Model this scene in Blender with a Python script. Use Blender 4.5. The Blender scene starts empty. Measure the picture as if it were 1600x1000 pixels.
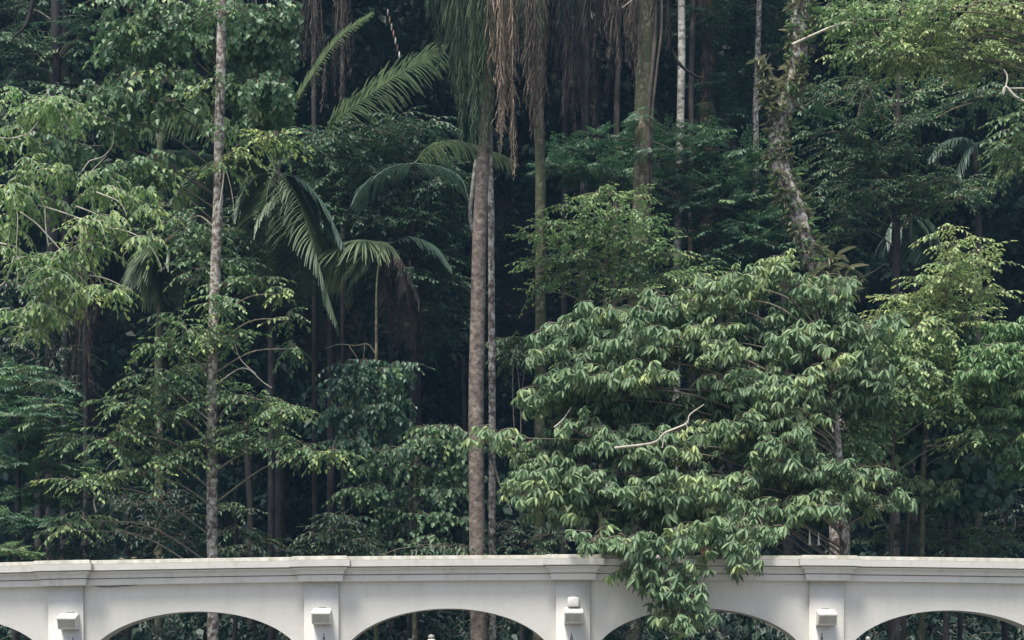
import bpy, math, random
import numpy as np
from mathutils import Vector, Matrix

rng = np.random.default_rng(7)
random.seed(7)
R = math.radians
scene = bpy.context.scene
COL = scene.collection

# ------------------------------------------------------------------ camera
F = 1980.0          # focal length in photo pixels (1600 wide)
CY = -20.0          # camera distance in front of the arcade
CZ = 1.6
HOR = 1050.0        # photo row of the horizon
cam_d = bpy.data.cameras.new('camera')
cam = bpy.data.objects.new('camera', cam_d); COL.objects.link(cam)
cam.location = (0, CY, CZ); cam.rotation_euler = (R(90), 0, 0)
cam_d.sensor_width = 36; cam_d.lens = 36 * F / 1600
cam_d.shift_y = (HOR - 500) / 1600
cam_d.clip_end = 500
scene.camera = cam

# ------------------------------------------------------------------ light
SUN_EL, SUN_AZ = 69, -32       # azimuth from straight behind the camera, negative = left
w = bpy.data.worlds.new('World'); scene.world = w; w.use_nodes = True
nt = w.node_tree
sky = nt.nodes.new('ShaderNodeTexSky'); sky.sky_type = 'NISHITA'; sky.sun_disc = False
sky.sun_elevation = R(SUN_EL); sky.sun_rotation = R(180 - SUN_AZ)
sky.air_density = 1.0; sky.dust_density = 2.5; sky.ozone_density = 1.2
bg = nt.nodes['Background']; bg.inputs['Strength'].default_value = 0.108
hsv = nt.nodes.new('ShaderNodeHueSaturation'); hsv.inputs['Saturation'].default_value = .8
nt.links.new(sky.outputs[0], hsv.inputs['Color']); nt.links.new(hsv.outputs[0], bg.inputs['Color'])
sd = bpy.data.lights.new('sun', 'SUN'); sd.energy = 3.7; sd.angle = R(16); sd.color = (1.0, 0.96, 0.88)
sun = bpy.data.objects.new('sun', sd); COL.objects.link(sun)
sdir = Vector((math.sin(R(SUN_AZ)) * math.cos(R(SUN_EL)), -math.cos(R(SUN_AZ)) * math.cos(R(SUN_EL)), math.sin(R(SUN_EL))))
sun.rotation_euler = (-sdir).to_track_quat('-Z', 'Y').to_euler()
sun.location = sdir * 60
scene.view_settings.view_transform = 'Standard'
scene.view_settings.look = 'None'
scene.view_settings.gamma = 1
scene.view_settings.use_curve_mapping = False
scene.view_settings.exposure = 0.86

# ------------------------------------------------------------------ helpers
def at(px, py, y):
    d = (y - CY) / F
    return np.array([(px - 800) * d, y, CZ + (HOR - py) * d])
def mpp(y): return (y - CY) / F

def ground_z(x, y):
    x = np.asarray(x, float); y = np.asarray(y, float)
    z = 0.30 * np.clip(y - 6, 0, 14) + 0.6 * np.clip(y - 20, 0, 12) + 1.35 * np.clip(y - 32, 0, 60)
    amp = np.clip((y - 4) / 10, 0, 1)
    return z + amp * (0.35 * np.sin(x * 0.37 + y * 0.21) + 0.25 * np.sin(x * 0.9 - y * 0.5 + 1.3))

def props(o, label=None, cat=None, group=None, kind=None):
    if label: o['label'] = label
    if cat: o['category'] = cat
    if group: o['group'] = group
    if kind: o['kind'] = kind
    return o

def empty(name, loc, label, cat, group=None):
    o = bpy.data.objects.new(name, None); COL.objects.link(o); o.location = loc
    o.empty_display_size = 0.2
    return props(o, label, cat, group)

def mesh_np(name, V, Q, mats, tint=None, midx=None, smooth=False):
    """all faces quads (numpy)"""
    V = np.asarray(V, np.float32); Q = np.asarray(Q, np.int32)
    me = bpy.data.meshes.new(name)
    me.vertices.add(len(V)); me.vertices.foreach_set('co', V.ravel())
    me.loops.add(len(Q) * 4); me.loops.foreach_set('vertex_index', Q.ravel())
    me.polygons.add(len(Q)); me.polygons.foreach_set('loop_start', np.arange(0, len(Q) * 4, 4, dtype=np.int32))
    for m in mats: me.materials.append(m)
    if midx is not None: me.polygons.foreach_set('material_index', np.asarray(midx, np.int32))
    if smooth: me.polygons.foreach_set('use_smooth', np.ones(len(Q), bool))
    if tint is not None:
        a = me.attributes.new('tint', 'FLOAT', 'FACE'); a.data.foreach_set('value', np.asarray(tint, np.float32))
    me.update(calc_edges=True)
    return me

def link(name, me, parent=None, loc=None, mat=None):
    o = bpy.data.objects.new(name, me); COL.objects.link(o)
    if parent is not None:
        o.parent = parent
        if loc is None: o.location = -Vector(parent.location)      # mesh data in world coordinates
    if loc is not None: o.location = loc
    return o

def mesh_py(name, V, Fc, mats, smooth=False):
    me = bpy.data.meshes.new(name); me.from_pydata([tuple(map(float, v)) for v in V], [], Fc)
    for m in (mats if isinstance(mats, (list, tuple)) else [mats]): me.materials.append(m)
    if smooth:
        for p in me.polygons: p.use_smooth = True
    me.update(); return me

def catmull(P, n):
    P = np.asarray(P, float)
    if len(P) == 2: P = np.array([P[0], (P[0] + P[1]) / 2, P[1]])
    Q = np.vstack([2 * P[0] - P[1], P, 2 * P[-1] - P[-2]])
    segs = len(P) - 1; out = []
    for u in np.linspace(0, segs, n):
        i = min(int(u), segs - 1); t = u - i
        a, b, c, d = Q[i], Q[i + 1], Q[i + 2], Q[i + 3]
        out.append(0.5 * (2 * b + (c - a) * t + (2 * a - 5 * b + 4 * c - d) * t * t + (3 * b - a - 3 * c + d) * t ** 3))
    return np.array(out)

def tube(P, r0, r1, n=12, sides=6, wob=0.0, seed=0, smooth_pts=True, flare=0.0):
    """verts+quads of a tapered tube along P"""
    C = catmull(P, n) if smooth_pts else np.asarray(P, float)
    n = len(C)
    T = np.gradient(C, axis=0); T /= np.linalg.norm(T, axis=1)[:, None] + 1e-9
    up = np.array([0, 0, 1.0]) if abs(T[0][2]) < 0.8 else np.array([0, 1.0, 0])
    rg = np.random.default_rng(seed)
    V = []; ph = rg.uniform(0, 6.28, 4)
    N = np.cross(T[0], up); N /= np.linalg.norm(N)
    for i in range(n):
        N = N - T[i] * (N @ T[i]); N /= np.linalg.norm(N) + 1e-9
        B = np.cross(T[i], N)
        t = i / (n - 1); r = r0 + (r1 - r0) * t
        r *= 1 + flare * max(0, t - 0.9) * 10
        for k in range(sides):
            a = 2 * math.pi * k / sides
            w_ = 1 + wob * (math.sin(3 * a + ph[0] + t * 9) * 0.5 + math.sin(2 * a + ph[1] - t * 17) * 0.5 + math.sin(t * 40 + ph[2] + a) * 0.5)
            V.append(C[i] + r * w_ * (math.cos(a) * N + math.sin(a) * B))
    Q = []
    for i in range(n - 1):
        for k in range(sides):
            a = i * sides + k; b = i * sides + (k + 1) % sides
            Q.append((a, b, b + sides, a + sides))
    return np.array(V), np.array(Q)

def join(parts):
    V = []; Q = []; o = 0
    for v, q in parts:
        V.append(v); Q.append(q + o); o += len(v)
    return np.vstack(V), np.vstack(Q)

def box(x0, x1, y0, y1, z0, z1):
    V = [(x0, y0, z0), (x1, y0, z0), (x1, y1, z0), (x0, y1, z0), (x0, y0, z1), (x1, y0, z1), (x1, y1, z1), (x0, y1, z1)]
    Q = [(3, 2, 1, 0), (4, 5, 6, 7), (0, 1, 5, 4), (1, 2, 6, 5), (2, 3, 7, 6), (3, 0, 4, 7)]
    return np.array(V, float), np.array(Q)

# ------------------------------------------------------------------ materials
def new_mat(name):
    m = bpy.data.materials.new(name); m.use_nodes = True
    nt = m.node_tree; b = nt.nodes['Principled BSDF']
    return m, nt, b
def N(nt, t, **kw):
    n = nt.nodes.new(t)
    for k, v in kw.items():
        if k in n.inputs: n.inputs[k].default_value = v
        else: setattr(n, k, v)
    return n
def ramp(nt, stops):
    r = nt.nodes.new('ShaderNodeValToRGB')
    e = r.color_ramp.elements
    while len(e) > 1: e.remove(e[-1])
    e[0].position = stops[0][0]; e[0].color = (*stops[0][1], 1)
    for p, c in stops[1:]:
        k = e.new(p); k.color = (*c, 1)
    return r

def leaf_mat(name, c0, c1, c2, rough=0.42, trans=0.22, spec=0.5):
    m, nt, b = new_mat(name)
    a = N(nt, 'ShaderNodeAttribute', attribute_name='tint')
    g = N(nt, 'ShaderNodeNewGeometry')
    nz = N(nt, 'ShaderNodeTexNoise', Scale=0.8, Detail=2.0)
    nt.links.new(g.outputs['Position'], nz.inputs['Vector'])
    ad = N(nt, 'ShaderNodeMath', operation='MULTIPLY_ADD'); ad.inputs[1].default_value = 0.5; 
    nt.links.new(nz.outputs['Fac'], ad.inputs[0]); nt.links.new(a.outputs['Fac'], ad.inputs[2])
    sb = N(nt, 'ShaderNodeMath', operation='SUBTRACT'); sb.inputs[1].default_value = 0.25
    nt.links.new(ad.outputs[0], sb.inputs[0])
    r = ramp(nt, [(0.0, c0), (0.6, c1), (1.0, c2)])
    nt.links.new(sb.outputs[0], r.inputs[0])
    nt.links.new(r.outputs[0], b.inputs['Base Color'])
    b.inputs['Roughness'].default_value = rough
    b.inputs['Specular IOR Level'].default_value = spec
    tr = N(nt, 'ShaderNodeBsdfTranslucent')
    hs = N(nt, 'ShaderNodeHueSaturation', Saturation=1.1, Value=1.5)
    nt.links.new(r.outputs[0], hs.inputs['Color']); nt.links.new(hs.outputs[0], tr.inputs['Color'])
    mx = N(nt, 'ShaderNodeMixShader'); mx.inputs[0].default_value = trans
    nt.links.new(b.outputs[0], mx.inputs[1]); nt.links.new(tr.outputs[0], mx.inputs[2])
    nt.links.new(mx.outputs[0], nt.nodes['Material Output'].inputs['Surface'])
    return m

def bark_mat(name, stops, scale=6, zs=0.4, rough=0.85, bump=0.5, moss=None):
    m, nt, b = new_mat(name)
    g = N(nt, 'ShaderNodeNewGeometry')
    mp = N(nt, 'ShaderNodeMapping'); mp.inputs['Scale'].default_value = (1, 1, zs)
    nt.links.new(g.outputs['Position'], mp.inputs['Vector'])
    n1 = N(nt, 'ShaderNodeTexNoise', Scale=scale, Detail=6.0, Roughness=0.65)
    nt.links.new(mp.outputs[0], n1.inputs['Vector'])
    r = ramp(nt, stops); nt.links.new(n1.outputs['Fac'], r.inputs[0])
    col = r.outputs[0]
    if moss:
        n2 = N(nt, 'ShaderNodeTexNoise', Scale=1.7, Detail=5.0, Roughness=0.7)
        nt.links.new(g.outputs['Position'], n2.inputs['Vector'])
        r2 = ramp(nt, [(0.42, (0, 0, 0)), (0.58, (1, 1, 1))]); nt.links.new(n2.outputs['Fac'], r2.inputs[0])
        mx = N(nt, 'ShaderNodeMix', data_type='RGBA')
        nt.links.new(r2.outputs[0], mx.inputs[0]); nt.links.new(col, mx.inputs[6]); mx.inputs[7].default_value = (*moss, 1)
        col = mx.outputs[2]
    n5 = N(nt, 'ShaderNodeTexNoise', Scale=1.1, Detail=3.0, Roughness=.6); nt.links.new(g.outputs['Position'], n5.inputs['Vector'])
    mr = N(nt, 'ShaderNodeMapRange'); mr.inputs[1].default_value = .3; mr.inputs[2].default_value = .7; mr.inputs[3].default_value = .75; mr.inputs[4].default_value = 1.4
    nt.links.new(n5.outputs['Fac'], mr.inputs[0])
    hs = N(nt, 'ShaderNodeHueSaturation'); nt.links.new(mr.outputs[0], hs.inputs['Value']); nt.links.new(col, hs.inputs['Color'])
    nt.links.new(hs.outputs[0], b.inputs['Base Color'])
    b.inputs['Roughness'].default_value = rough; b.inputs['Specular IOR Level'].default_value = 0.25
    n3 = N(nt, 'ShaderNodeTexNoise', Scale=scale * 4, Detail=4.0)
    nt.links.new(mp.outputs[0], n3.inputs['Vector'])
    bp = N(nt, 'ShaderNodeBump', Strength=bump, Distance=0.02)
    nt.links.new(n3.outputs['Fac'], bp.inputs['Height']); nt.links.new(bp.outputs[0], b.inputs['Normal'])
    return m

M = {}
M['leaf_glossy'] = leaf_mat('leaf_glossy', (.062, .118, .066), (.185, .272, .146), (.39, .46, .20), .53, .26, .32)
M['leaf_ovate'] = leaf_mat('leaf_ovate', (.042, .095, .050), (.115, .205, .095), (.34, .43, .15), .5, .24, .38)
M['leaf_young'] = leaf_mat('leaf_young', (.070, .150, .055), (.160, .270, .100), (.38, .46, .16), .5, .28, .4)
M['leaf_fine'] = leaf_mat('leaf_fine', (.032, .085, .050), (.075, .155, .085), (.19, .29, .11), .5, .22)
M['leaf_bright'] = leaf_mat('leaf_bright', (.070, .155, .060), (.175, .285, .125), (.40, .47, .20), .5, .28, .4)
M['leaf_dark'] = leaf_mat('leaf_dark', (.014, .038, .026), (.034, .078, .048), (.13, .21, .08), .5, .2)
M['leaf_broad'] = leaf_mat('leaf_broad', (0.031, 0.081, 0.053), (0.062, 0.139, 0.078), (0.232, 0.341, 0.109), .4, .25)
M['palm_green'] = leaf_mat('palm_green', (.065, .105, .060), (.135, .190, .108), (.26, .31, .17), .42, .22, .5)
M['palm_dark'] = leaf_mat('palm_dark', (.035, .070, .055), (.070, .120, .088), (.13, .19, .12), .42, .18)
M['palm_dead'] = leaf_mat('palm_dead', (.18, .145, .11), (.42, .34, .26), (.60, .50, .38), .8, .12, .2)
M['palm_brown'] = leaf_mat('palm_brown', (.070, .056, .048), (.155, .125, .105), (.28, .22, .18), .8, .12, .2)
M['fern'] = leaf_mat('fern', (.085, .11, .06), (.20, .21, .13), (.40, .38, .27), .6, .2, .3)
M['twig'] = bark_mat('twig', [(.3, (.11, .095, .07)), (.7, (.24, .21, .16))], 20, 1)
M['twig_pale'] = bark_mat('twig_pale', [(.3, (.34, .31, .25)), (.7, (.60, .56, .47))], 20, 1)
M['bark_mottled'] = bark_mat('bark_mottled', [(.36, (.07, .05, .042)), (.47, (.17, .135, .11)), (.54, (.34, .32, .28)), (.66, (.50, .49, .45))], 12, .9)
M['bark_pale'] = bark_mat('bark_pale', [(.36, (.12, .10, .08)), (.50, (.34, .32, .28)), (.62, (.50, .49, .45))], 6, 1.6)
M['bark_palm'] = bark_mat('bark_palm', [(.35, (.06, .048, .04)), (.5, (.15, .12, .10)), (.62, (.23, .19, .155)), (.75, (.42, .37, .32))], 9, 1.3)
M['bark_moss'] = bark_mat('bark_moss', [(.38, (.035, .034, .024)), (.52, (.10, .09, .062)), (.64, (.24, .21, .16))], 11, .8, moss=(.065, .078, .034))
M['bark_brown'] = bark_mat('bark_brown', [(.35, (.035, .029, .025)), (.55, (.085, .068, .056)), (.7, (.16, .13, .105))], 8, .25)
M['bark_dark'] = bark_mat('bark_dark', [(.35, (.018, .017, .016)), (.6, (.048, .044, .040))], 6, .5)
M['bark_red'] = bark_mat('bark_red', [(.35, (.09, .052, .038)), (.55, (.24, .135, .095)), (.7, (.33, .2, .15))], 9, .3)
M['soil'] = bark_mat('soil', [(.35, (.010, .010, .008)), (.6, (.022, .021, .015))], 1.5, 1, moss=(.010, .017, .009))

def plaster(name, base, dirt, dirtfac, sc=3.0):
    m, nt, b = new_mat(name)
    g = N(nt, 'ShaderNodeNewGeometry')
    n1 = N(nt, 'ShaderNodeTexNoise', Scale=sc, Detail=6.0, Roughness=0.7)
    mp = N(nt, 'ShaderNodeMapping'); mp.inputs['Scale'].default_value = (1, 1, .35)
    nt.links.new(g.outputs['Position'], mp.inputs[0]); nt.links.new(mp.outputs[0], n1.inputs['Vector'])
    r = ramp(nt, [(.35, dirt), (.35 + dirtfac, base)]); nt.links.new(n1.outputs['Fac'], r.inputs[0])
    n0 = N(nt, 'ShaderNodeTexNoise', Scale=.7, Detail=3.0)
    nt.links.new(g.outputs['Position'], n0.inputs['Vector'])
    hs = N(nt, 'ShaderNodeHueSaturation')
    mr = N(nt, 'ShaderNodeMapRange'); mr.inputs[3].default_value = .93; mr.inputs[4].default_value = 1.05
    nt.links.new(n0.outputs['Fac'], mr.inputs[0]); nt.links.new(mr.outputs[0], hs.inputs['Value']); nt.links.new(r.outputs[0], hs.inputs['Color'])
    nt.links.new(hs.outputs[0], b.inputs['Base Color'])
    b.inputs['Roughness'].default_value = .75; b.inputs['Specular IOR Level'].default_value = .3
    n2 = N(nt, 'ShaderNodeTexNoise', Scale=60.0, Detail=5.0); nt.links.new(g.outputs['Position'], n2.inputs['Vector'])
    n4 = N(nt, 'ShaderNodeTexNoise', Scale=7.0, Detail=3.0); nt.links.new(g.outputs['Position'], n4.inputs['Vector'])
    ad = N(nt, 'ShaderNodeMath', operation='MULTIPLY_ADD'); ad.inputs[1].default_value = 2.5
    nt.links.new(n4.outputs['Fac'], ad.inputs[0]); nt.links.new(n2.outputs['Fac'], ad.inputs[2])
    bp = N(nt, 'ShaderNodeBump', Strength=.35, Distance=.006)
    nt.links.new(ad.outputs[0], bp.inputs['Height']); nt.links.new(bp.outputs[0], b.inputs['Normal'])
    return m
M['plaster'] = plaster('plaster', (.60, .58, .53), (.555, .54, .49), .2)
M['plaster_trim'] = plaster('plaster_trim', (.61, .59, .54), (.53, .515, .46), .14, 5)
M['coping'] = plaster('coping', (.50, .485, .44), (.30, .285, .22), .3, 6)
def plain(name, c, rough=.5, metal=0, spec=.5):
    m, nt, b = new_mat(name)
    g = N(nt, 'ShaderNodeNewGeometry'); n1 = N(nt, 'ShaderNodeTexNoise', Scale=14.0, Detail=4.0)
    nt.links.new(g.outputs['Position'], n1.inputs['Vector'])
    r = ramp(nt, [(.3, tuple(k * .82 for k in c)), (.65, c)]); nt.links.new(n1.outputs['Fac'], r.inputs[0])
    nt.links.new(r.outputs[0], b.inputs['Base Color'])
    b.inputs['Roughness'].default_value = rough; b.inputs['Metallic'].default_value = metal
    b.inputs['Specular IOR Level'].default_value = spec
    return m
M['lamp_white'] = plain('lamp_white', (.70, .68, .62), .5)
M['lamp_lens'] = plain('lamp_lens', (.36, .35, .30), .3)
M['iron'] = plain('iron', (.02, .02, .02), .45)
M['glass_frost'] = plain('glass_frost', (.75, .73, .68), .2)
M['knob_grey'] = plain('knob_grey', (.32, .31, .29), .5)
M['flower'] = plain('flower', (.78, .78, .72), .5)
M['paving'] = plaster('paving', (.30, .29, .27), (.2, .19, .17), .3)

# ------------------------------------------------------------------ the ground
xs = np.linspace(-60, 60, 97); ys = np.concatenate([np.linspace(-30, 4, 12), np.linspace(6, 80, 60)])
X, Y = np.meshgrid(xs, ys); Z = ground_z(X, Y)
V = np.stack([X, Y, Z], -1).reshape(-1, 3); nx = len(xs)
Q = [(j * nx + i, j * nx + i + 1, (j + 1) * nx + i + 1, (j + 1) * nx + i) for j in range(len(ys) - 1) for i in range(nx - 1)]
props(link('ground', mesh_np('ground', V, Q, [M['soil']], smooth=True)), kind='structure')
v, q = box(-60, 60, -30, -.6, -.1, .006)
props(link('pavement', mesh_np('pavement', v, q, [M['paving']])), kind='structure')

# ------------------------------------------------------------------ the white arcade
def camber(V):
    V = np.array(V, float)
    V[:, 2] -= 1.3e-5 * (99 * V[:, 0] - 150) ** 2 / 99 * np.clip(V[:, 2] / 2.6, 0, 1)
    return V
PX = [-14.98, -11.0, -7.02, -3.0, .96, 4.95, 8.94, 12.92]
arc = empty('arcade', (0, 0, 0), 'long white plastered arcade wall with pilasters, moulded cornice and wide flat arches', 'arcade wall')
CB = 3.044    # cornice bottom
def bay(x0, x1):
    xc = (x0 + x1) / 2; a = (x1 - x0) / 2 - .285; apex = 2.61; spring = 1.72; b = apex - spring
    n = 48; y0, y1 = 0.0, .34
    prof = []   # outline of opening left->right
    for i in range(n + 1):
        t = math.pi * (1 - i / n)
        prof.append((xc + a * math.cos(t), spring + b * math.sin(t)))
    V = []; Fc = []
    def quad(p):
        k = len(V); V.extend(p); Fc.append((k, k + 1, k + 2, k + 3))
    top = CB + .01
    for i in range(n):
        (xa, za), (xb, zb) = prof[i], prof[i + 1]
        quad([(xa, y0, za), (xb, y0, zb), (xb, y0, top), (xa, y0, top)])
        quad([(xb, y1, zb), (xa, y1, za), (xa, y1, top), (xb, y1, top)])
        quad([(xa, y0, za), (xa, y1, za), (xb, y1, zb), (xb, y0, zb)])
    for s, xe in ((-1, x0), (1, x1)):
        xi = xc + s * a; xa, xb = min(xe, xi), max(xe, xi)
        if s < 0: xa, xb = xe, xi
        for zz0, zz1 in ((0, spring), (spring, top)):
            quad([(xa, y0, zz0), (xb, y0, zz0), (xb, y0, zz1), (xa, y0, zz1)])
            quad([(xb, y1, zz0), (xa, y1, zz0), (xa, y1, zz1), (xb, y1, zz1)])
        quad([(xi, y0, 0), (xi, y1, 0), (xi, y1, spring), (xi, y0, spring)] if s < 0 else [(xi, y1, 0), (xi, y0, 0), (xi, y0, spring), (xi, y1, spring)])
    me = mesh_py('arch_bay', camber(V), Fc, M['plaster'])
    return link('arch_bay', me, arc)
PROF = [(CB, .0), (CB + .001, .085), (3.140, .087), (3.141, .04), (3.153, .04), (3.154, .112), (3.170, .114), (3.174, .106), (3.205, .114), (3.228, .145), (3.236, .158), (3.256, .16), (3.257, .10), (3.268, .10), (3.269, .205), (3.368, .21)]
CAP = [(3.371, .21), (3.374, .18), (3.424, .165), (3.432, .155), (3.436, 0)]
def loft_wall(prof, x0, x1, mat, name, y_back=.3):
    V = []; Fc = []; n = 14
    xs_ = np.linspace(x0, x1, n)
    pr = prof + [(prof[-1][0], -y_back)] + [(prof[0][0], -y_back)]
    m_ = len(pr)
    for x in xs_:
        for z, p in pr: V.append((x, -p, z))
    for i in range(n - 1):
        for j in range(m_):
            k = (j + 1) % m_
            Fc.append((i * m_ + j, (i + 1) * m_ + j, (i + 1) * m_ + k, i * m_ + k))
    return link(name, mesh_py(name, camber(V), Fc, mat), arc)
def loft_pil(prof, xc, mat, name, hw=.268, out=.10):
    V = []; Fc = []
    for z, p in prof:
        h = hw + p; yb = .29
        V += [(xc - h, yb, z + .002), (xc - h, -out - p, z + .002), (xc + h, -out - p, z + .002), (xc + h, yb, z + .002)]
    n = len(prof)
    for i in range(n - 1):
        for j in range(3):
            a = i * 4 + j
            Fc.append((a, a + 1, a + 5, a + 4))
    Fc.append((3, 2, 1, 0)); k = (n - 1) * 4; Fc.append((k, k + 1, k + 2, k + 3))
    return link(name, mesh_py(name, camber(V), Fc, mat), arc)
for i, x in enumerate(PX):
    v, q = box(x - .268, x + .268, -.08, .02, 0, CB + .012)
    link('pilaster', mesh_np('pilaster', camber(v), q, [M['plaster']]), arc)
    v, q = box(x - .33, x + .33, -.12, -.002, 0, .25)
    link('plinth', mesh_np('plinth', v, q, [M['plaster']]), arc)
    loft_pil(PROF, x, M['plaster_trim'], 'pilaster_cornice')
    loft_pil(CAP, x, M['coping'], 'coping')
    if i < len(PX) - 1:
        bay(x, PX[i + 1])
        loft_wall(PROF, x + .01, PX[i + 1] - .01, M['plaster_trim'], 'cornice', .3)
        loft_wall(CAP, x + .01, PX[i + 1] - .01, M['coping'], 'coping', .3)
# sagging cable under the cornice
v, q = tube([at(135, 913, -.02), at(165, 917, -.02), at(190, 915.5, -.02), at(235, 912, -.02)], .006, .006, 16, 5)
props(link('cable', mesh_np('cable', v, q, [M['iron']], smooth=True)), 'thin dark cable sagging just below the cornice right of the left pilaster', 'cable')

# ------------------------------------------------------------------ lamps
def wall_light(px, py, label, sensor=False):
    c = at(px, py, -.08)
    o = empty('wall_light', c, label, 'wall light', 'box lights on the pilasters')
    hw = .15
    # side profile (y outwards negative, z): back top, front top ridge, lens bottom, back bottom
    P = [(0, .125), (-.03, .128), (-.19, .058), (-.20, .045), (-.145, -.115), (-.12, -.13), (0, -.13)]
    V = [(-hw * (.93 if i in (0, 1) else 1), y, z) for i, (y, z) in enumerate(P)] + [(hw * (.93 if i in (0, 1) else 1), y, z) for i, (y, z) in enumerate(P)]
    n = len(P); Fc = [tuple(range(n)), tuple(range(2 * n - 1, n - 1, -1))] + [(i, i + n, (i + 1) % n + n, (i + 1) % n) for i in range(n)]
    me = mesh_py('housing', V, Fc, M['lamp_white'])
    h = link('housing', me, o, (0, 0, 0))
    bv = h.modifiers.new('b', 'BEVEL'); bv.width = .012; bv.segments = 2
    lens = [(-hw + .022, -.2, .028), (hw - .022, -.2, .028), (hw - .022, -.1565, -.098), (-hw + .022, -.1565, -.098)]
    nv = np.array([0, -.946, -.325]) * .006
    L = [np.array(p) + nv for p in lens] + [np.array(p) - nv for p in lens]
    link('lens', mesh_py('lens', L, [(3, 2, 1, 0), (0, 1, 5, 4), (1, 2, 6, 5), (2, 3, 7, 6), (3, 0, 4, 7)], M['lamp_lens']), o, (0, 0, 0))
    v, q = box(-.05, .05, -.03, 0, .122, .148)
    link('bracket', mesh_np('bracket', v, q, [M['knob_grey']]), o, (0, 0, 0))
    if sensor:
        s = empty('motion_sensor', c + np.array([-.005, 0, .215]), 'small rounded white sensor box directly above a wall light', 'sensor')
        v, q = box(-.09, .09, -.12, 0, -.075, .07)
        b_ = link('sensor_body', mesh_np('sensor_body', v, q, [M['lamp_white']]), s, (0, 0, 0))
        b2 = b_.modifiers.new('b', 'BEVEL'); b2.width = .02; b2.segments = 2
        v, q = box(-.04, .06, -.05, 0, .069, .09)
        link('sensor_cap', mesh_np('sensor_cap', v, q, [M['lamp_white']]), s, (0, 0, 0))
    return o
wall_light(110, 971, 'white box light on the leftmost visible pilaster')
wall_light(504, 963, 'white box light on the pilaster left of the middle arch')
wall_light(896, 962, 'white box light with a small sensor mounted above it', True)
wall_light(1289, 965, 'white box light on the rightmost visible pilaster')

def lathe(prof, sides=12):
    V = []; Q = []
    for r, z in prof:
        for k in range(sides):
            a = 2 * math.pi * k / sides; V.append((r * math.cos(a), r * math.sin(a), z))
    for i in range(len(prof) - 1):
        for k in range(sides):
            a = i * sides + k; b = i * sides + (k + 1) % sides
            Q.append((a, b, b + sides, a + sides))
    return np.array(V), np.array(Q)
def lantern(px, py, label):
    c = at(px, py, -.24)         # tip of the finial
    o = empty('wall_lantern', c, label, 'lantern', 'black wall lanterns with spiked finials')
    v, q = lathe([(.001, 0), (.008, -.03), (.012, -.075), (.022, -.085), (.014, -.10), (.02, -.115), (.035, -.13), (.02, -.15)])
    link('finial', mesh_np('finial', v, q, [M['iron']], smooth=True), o, (0, 0, 0))
    v, q = lathe([(.015, -.148), (.07, -.19), (.13, -.23), (.135, -.245), (.11, -.245)], 6)
    link('cap', mesh_np('cap', v, q, [M['iron']]), o, (0, 0, 0))
    v, q = lathe([(.10, -.245), (.07, -.5), (.0, -.5)], 6)
    link('glass', mesh_np('glass', v, q, [M['glass_frost']]), o, (0, 0, 0))
    for k in range(6):
        a = 2 * math.pi * k / 6
        v, q = tube([(.104 * math.cos(a), .104 * math.sin(a), -.244), (.074 * math.cos(a), .074 * math.sin(a), -.5)], .007, .007, 3, 4)
        link('bar', mesh_np('bar', v, q, [M['iron']]), o, (0, 0, 0))
    v, q = lathe([(.08, -.499), (.08, -.52), (.03, -.56), (.012, -.62), (.001, -.63)], 8)
    link('base', mesh_np('base', v, q, [M['iron']]), o, (0, 0, 0))
    v, q = tube([(0, 0, -.58), (0, .08, -.66), (0, .18, -.60)], .012, .012, 8, 6)
    link('arm', mesh_np('arm', v, q, [M['iron']]), o, (0, 0, 0))
lantern(114, 994, 'black lantern spike just showing below the leftmost light')
lantern(506, 988, 'black lantern spike below the light left of the middle arch')
lantern(893, 987, 'black lantern spike below the light that has a sensor')
lantern(1284, 988, 'black lantern spike below the rightmost light')

def lamp_post(px, py, y, label, s=1.0, knob=True):
    top = at(px, py, y); gz = float(ground_z(top[0], y))
    o = empty('lamp_post', (top[0], y, gz), label, 'lamp post', 'white capped lamp posts behind the arches')
    h = top[2] - gz
    v, q = lathe([(.001, h), (.05 * s, h - .02), (.055 * s, h - .07), (.03 * s, h - .09)])
    link('knob', mesh_np('knob', v, q, [M['knob_grey' if knob else 'lamp_white']], smooth=True), o, (0, 0, 0))
    v, q = lathe([(.02 * s, h - .06), (.11 * s, h - .13), (.19 * s, h - .21), (.20 * s, h - .24), (.14 * s, h - .25)])
    link('shade', mesh_np('shade', v, q, [M['lamp_white']], smooth=True), o, (0, 0, 0))
    v, q = lathe([(.13 * s, h - .25), (.14 * s, h - .38), (.07 * s, h - .48), (.03, h - .5)])
    link('globe', mesh_np('globe', v, q, [M['glass_frost']], smooth=True), o, (0, 0, 0))
    v, q = lathe([(.035, h - .49), (.035, .3), (.07, .25), (.08, 0)])
    link('post', mesh_np('post', v, q, [M['lamp_white']], smooth=True), o, (0, 0, 0))
lamp_post(674, 991, 1.2, 'white pointed lamp cap with grey knob peeping up inside the second full arch')
lamp_post(1356, 994, 1.2, 'small white round lamp top at the left edge of the rightmost arch', .75, False)

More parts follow.
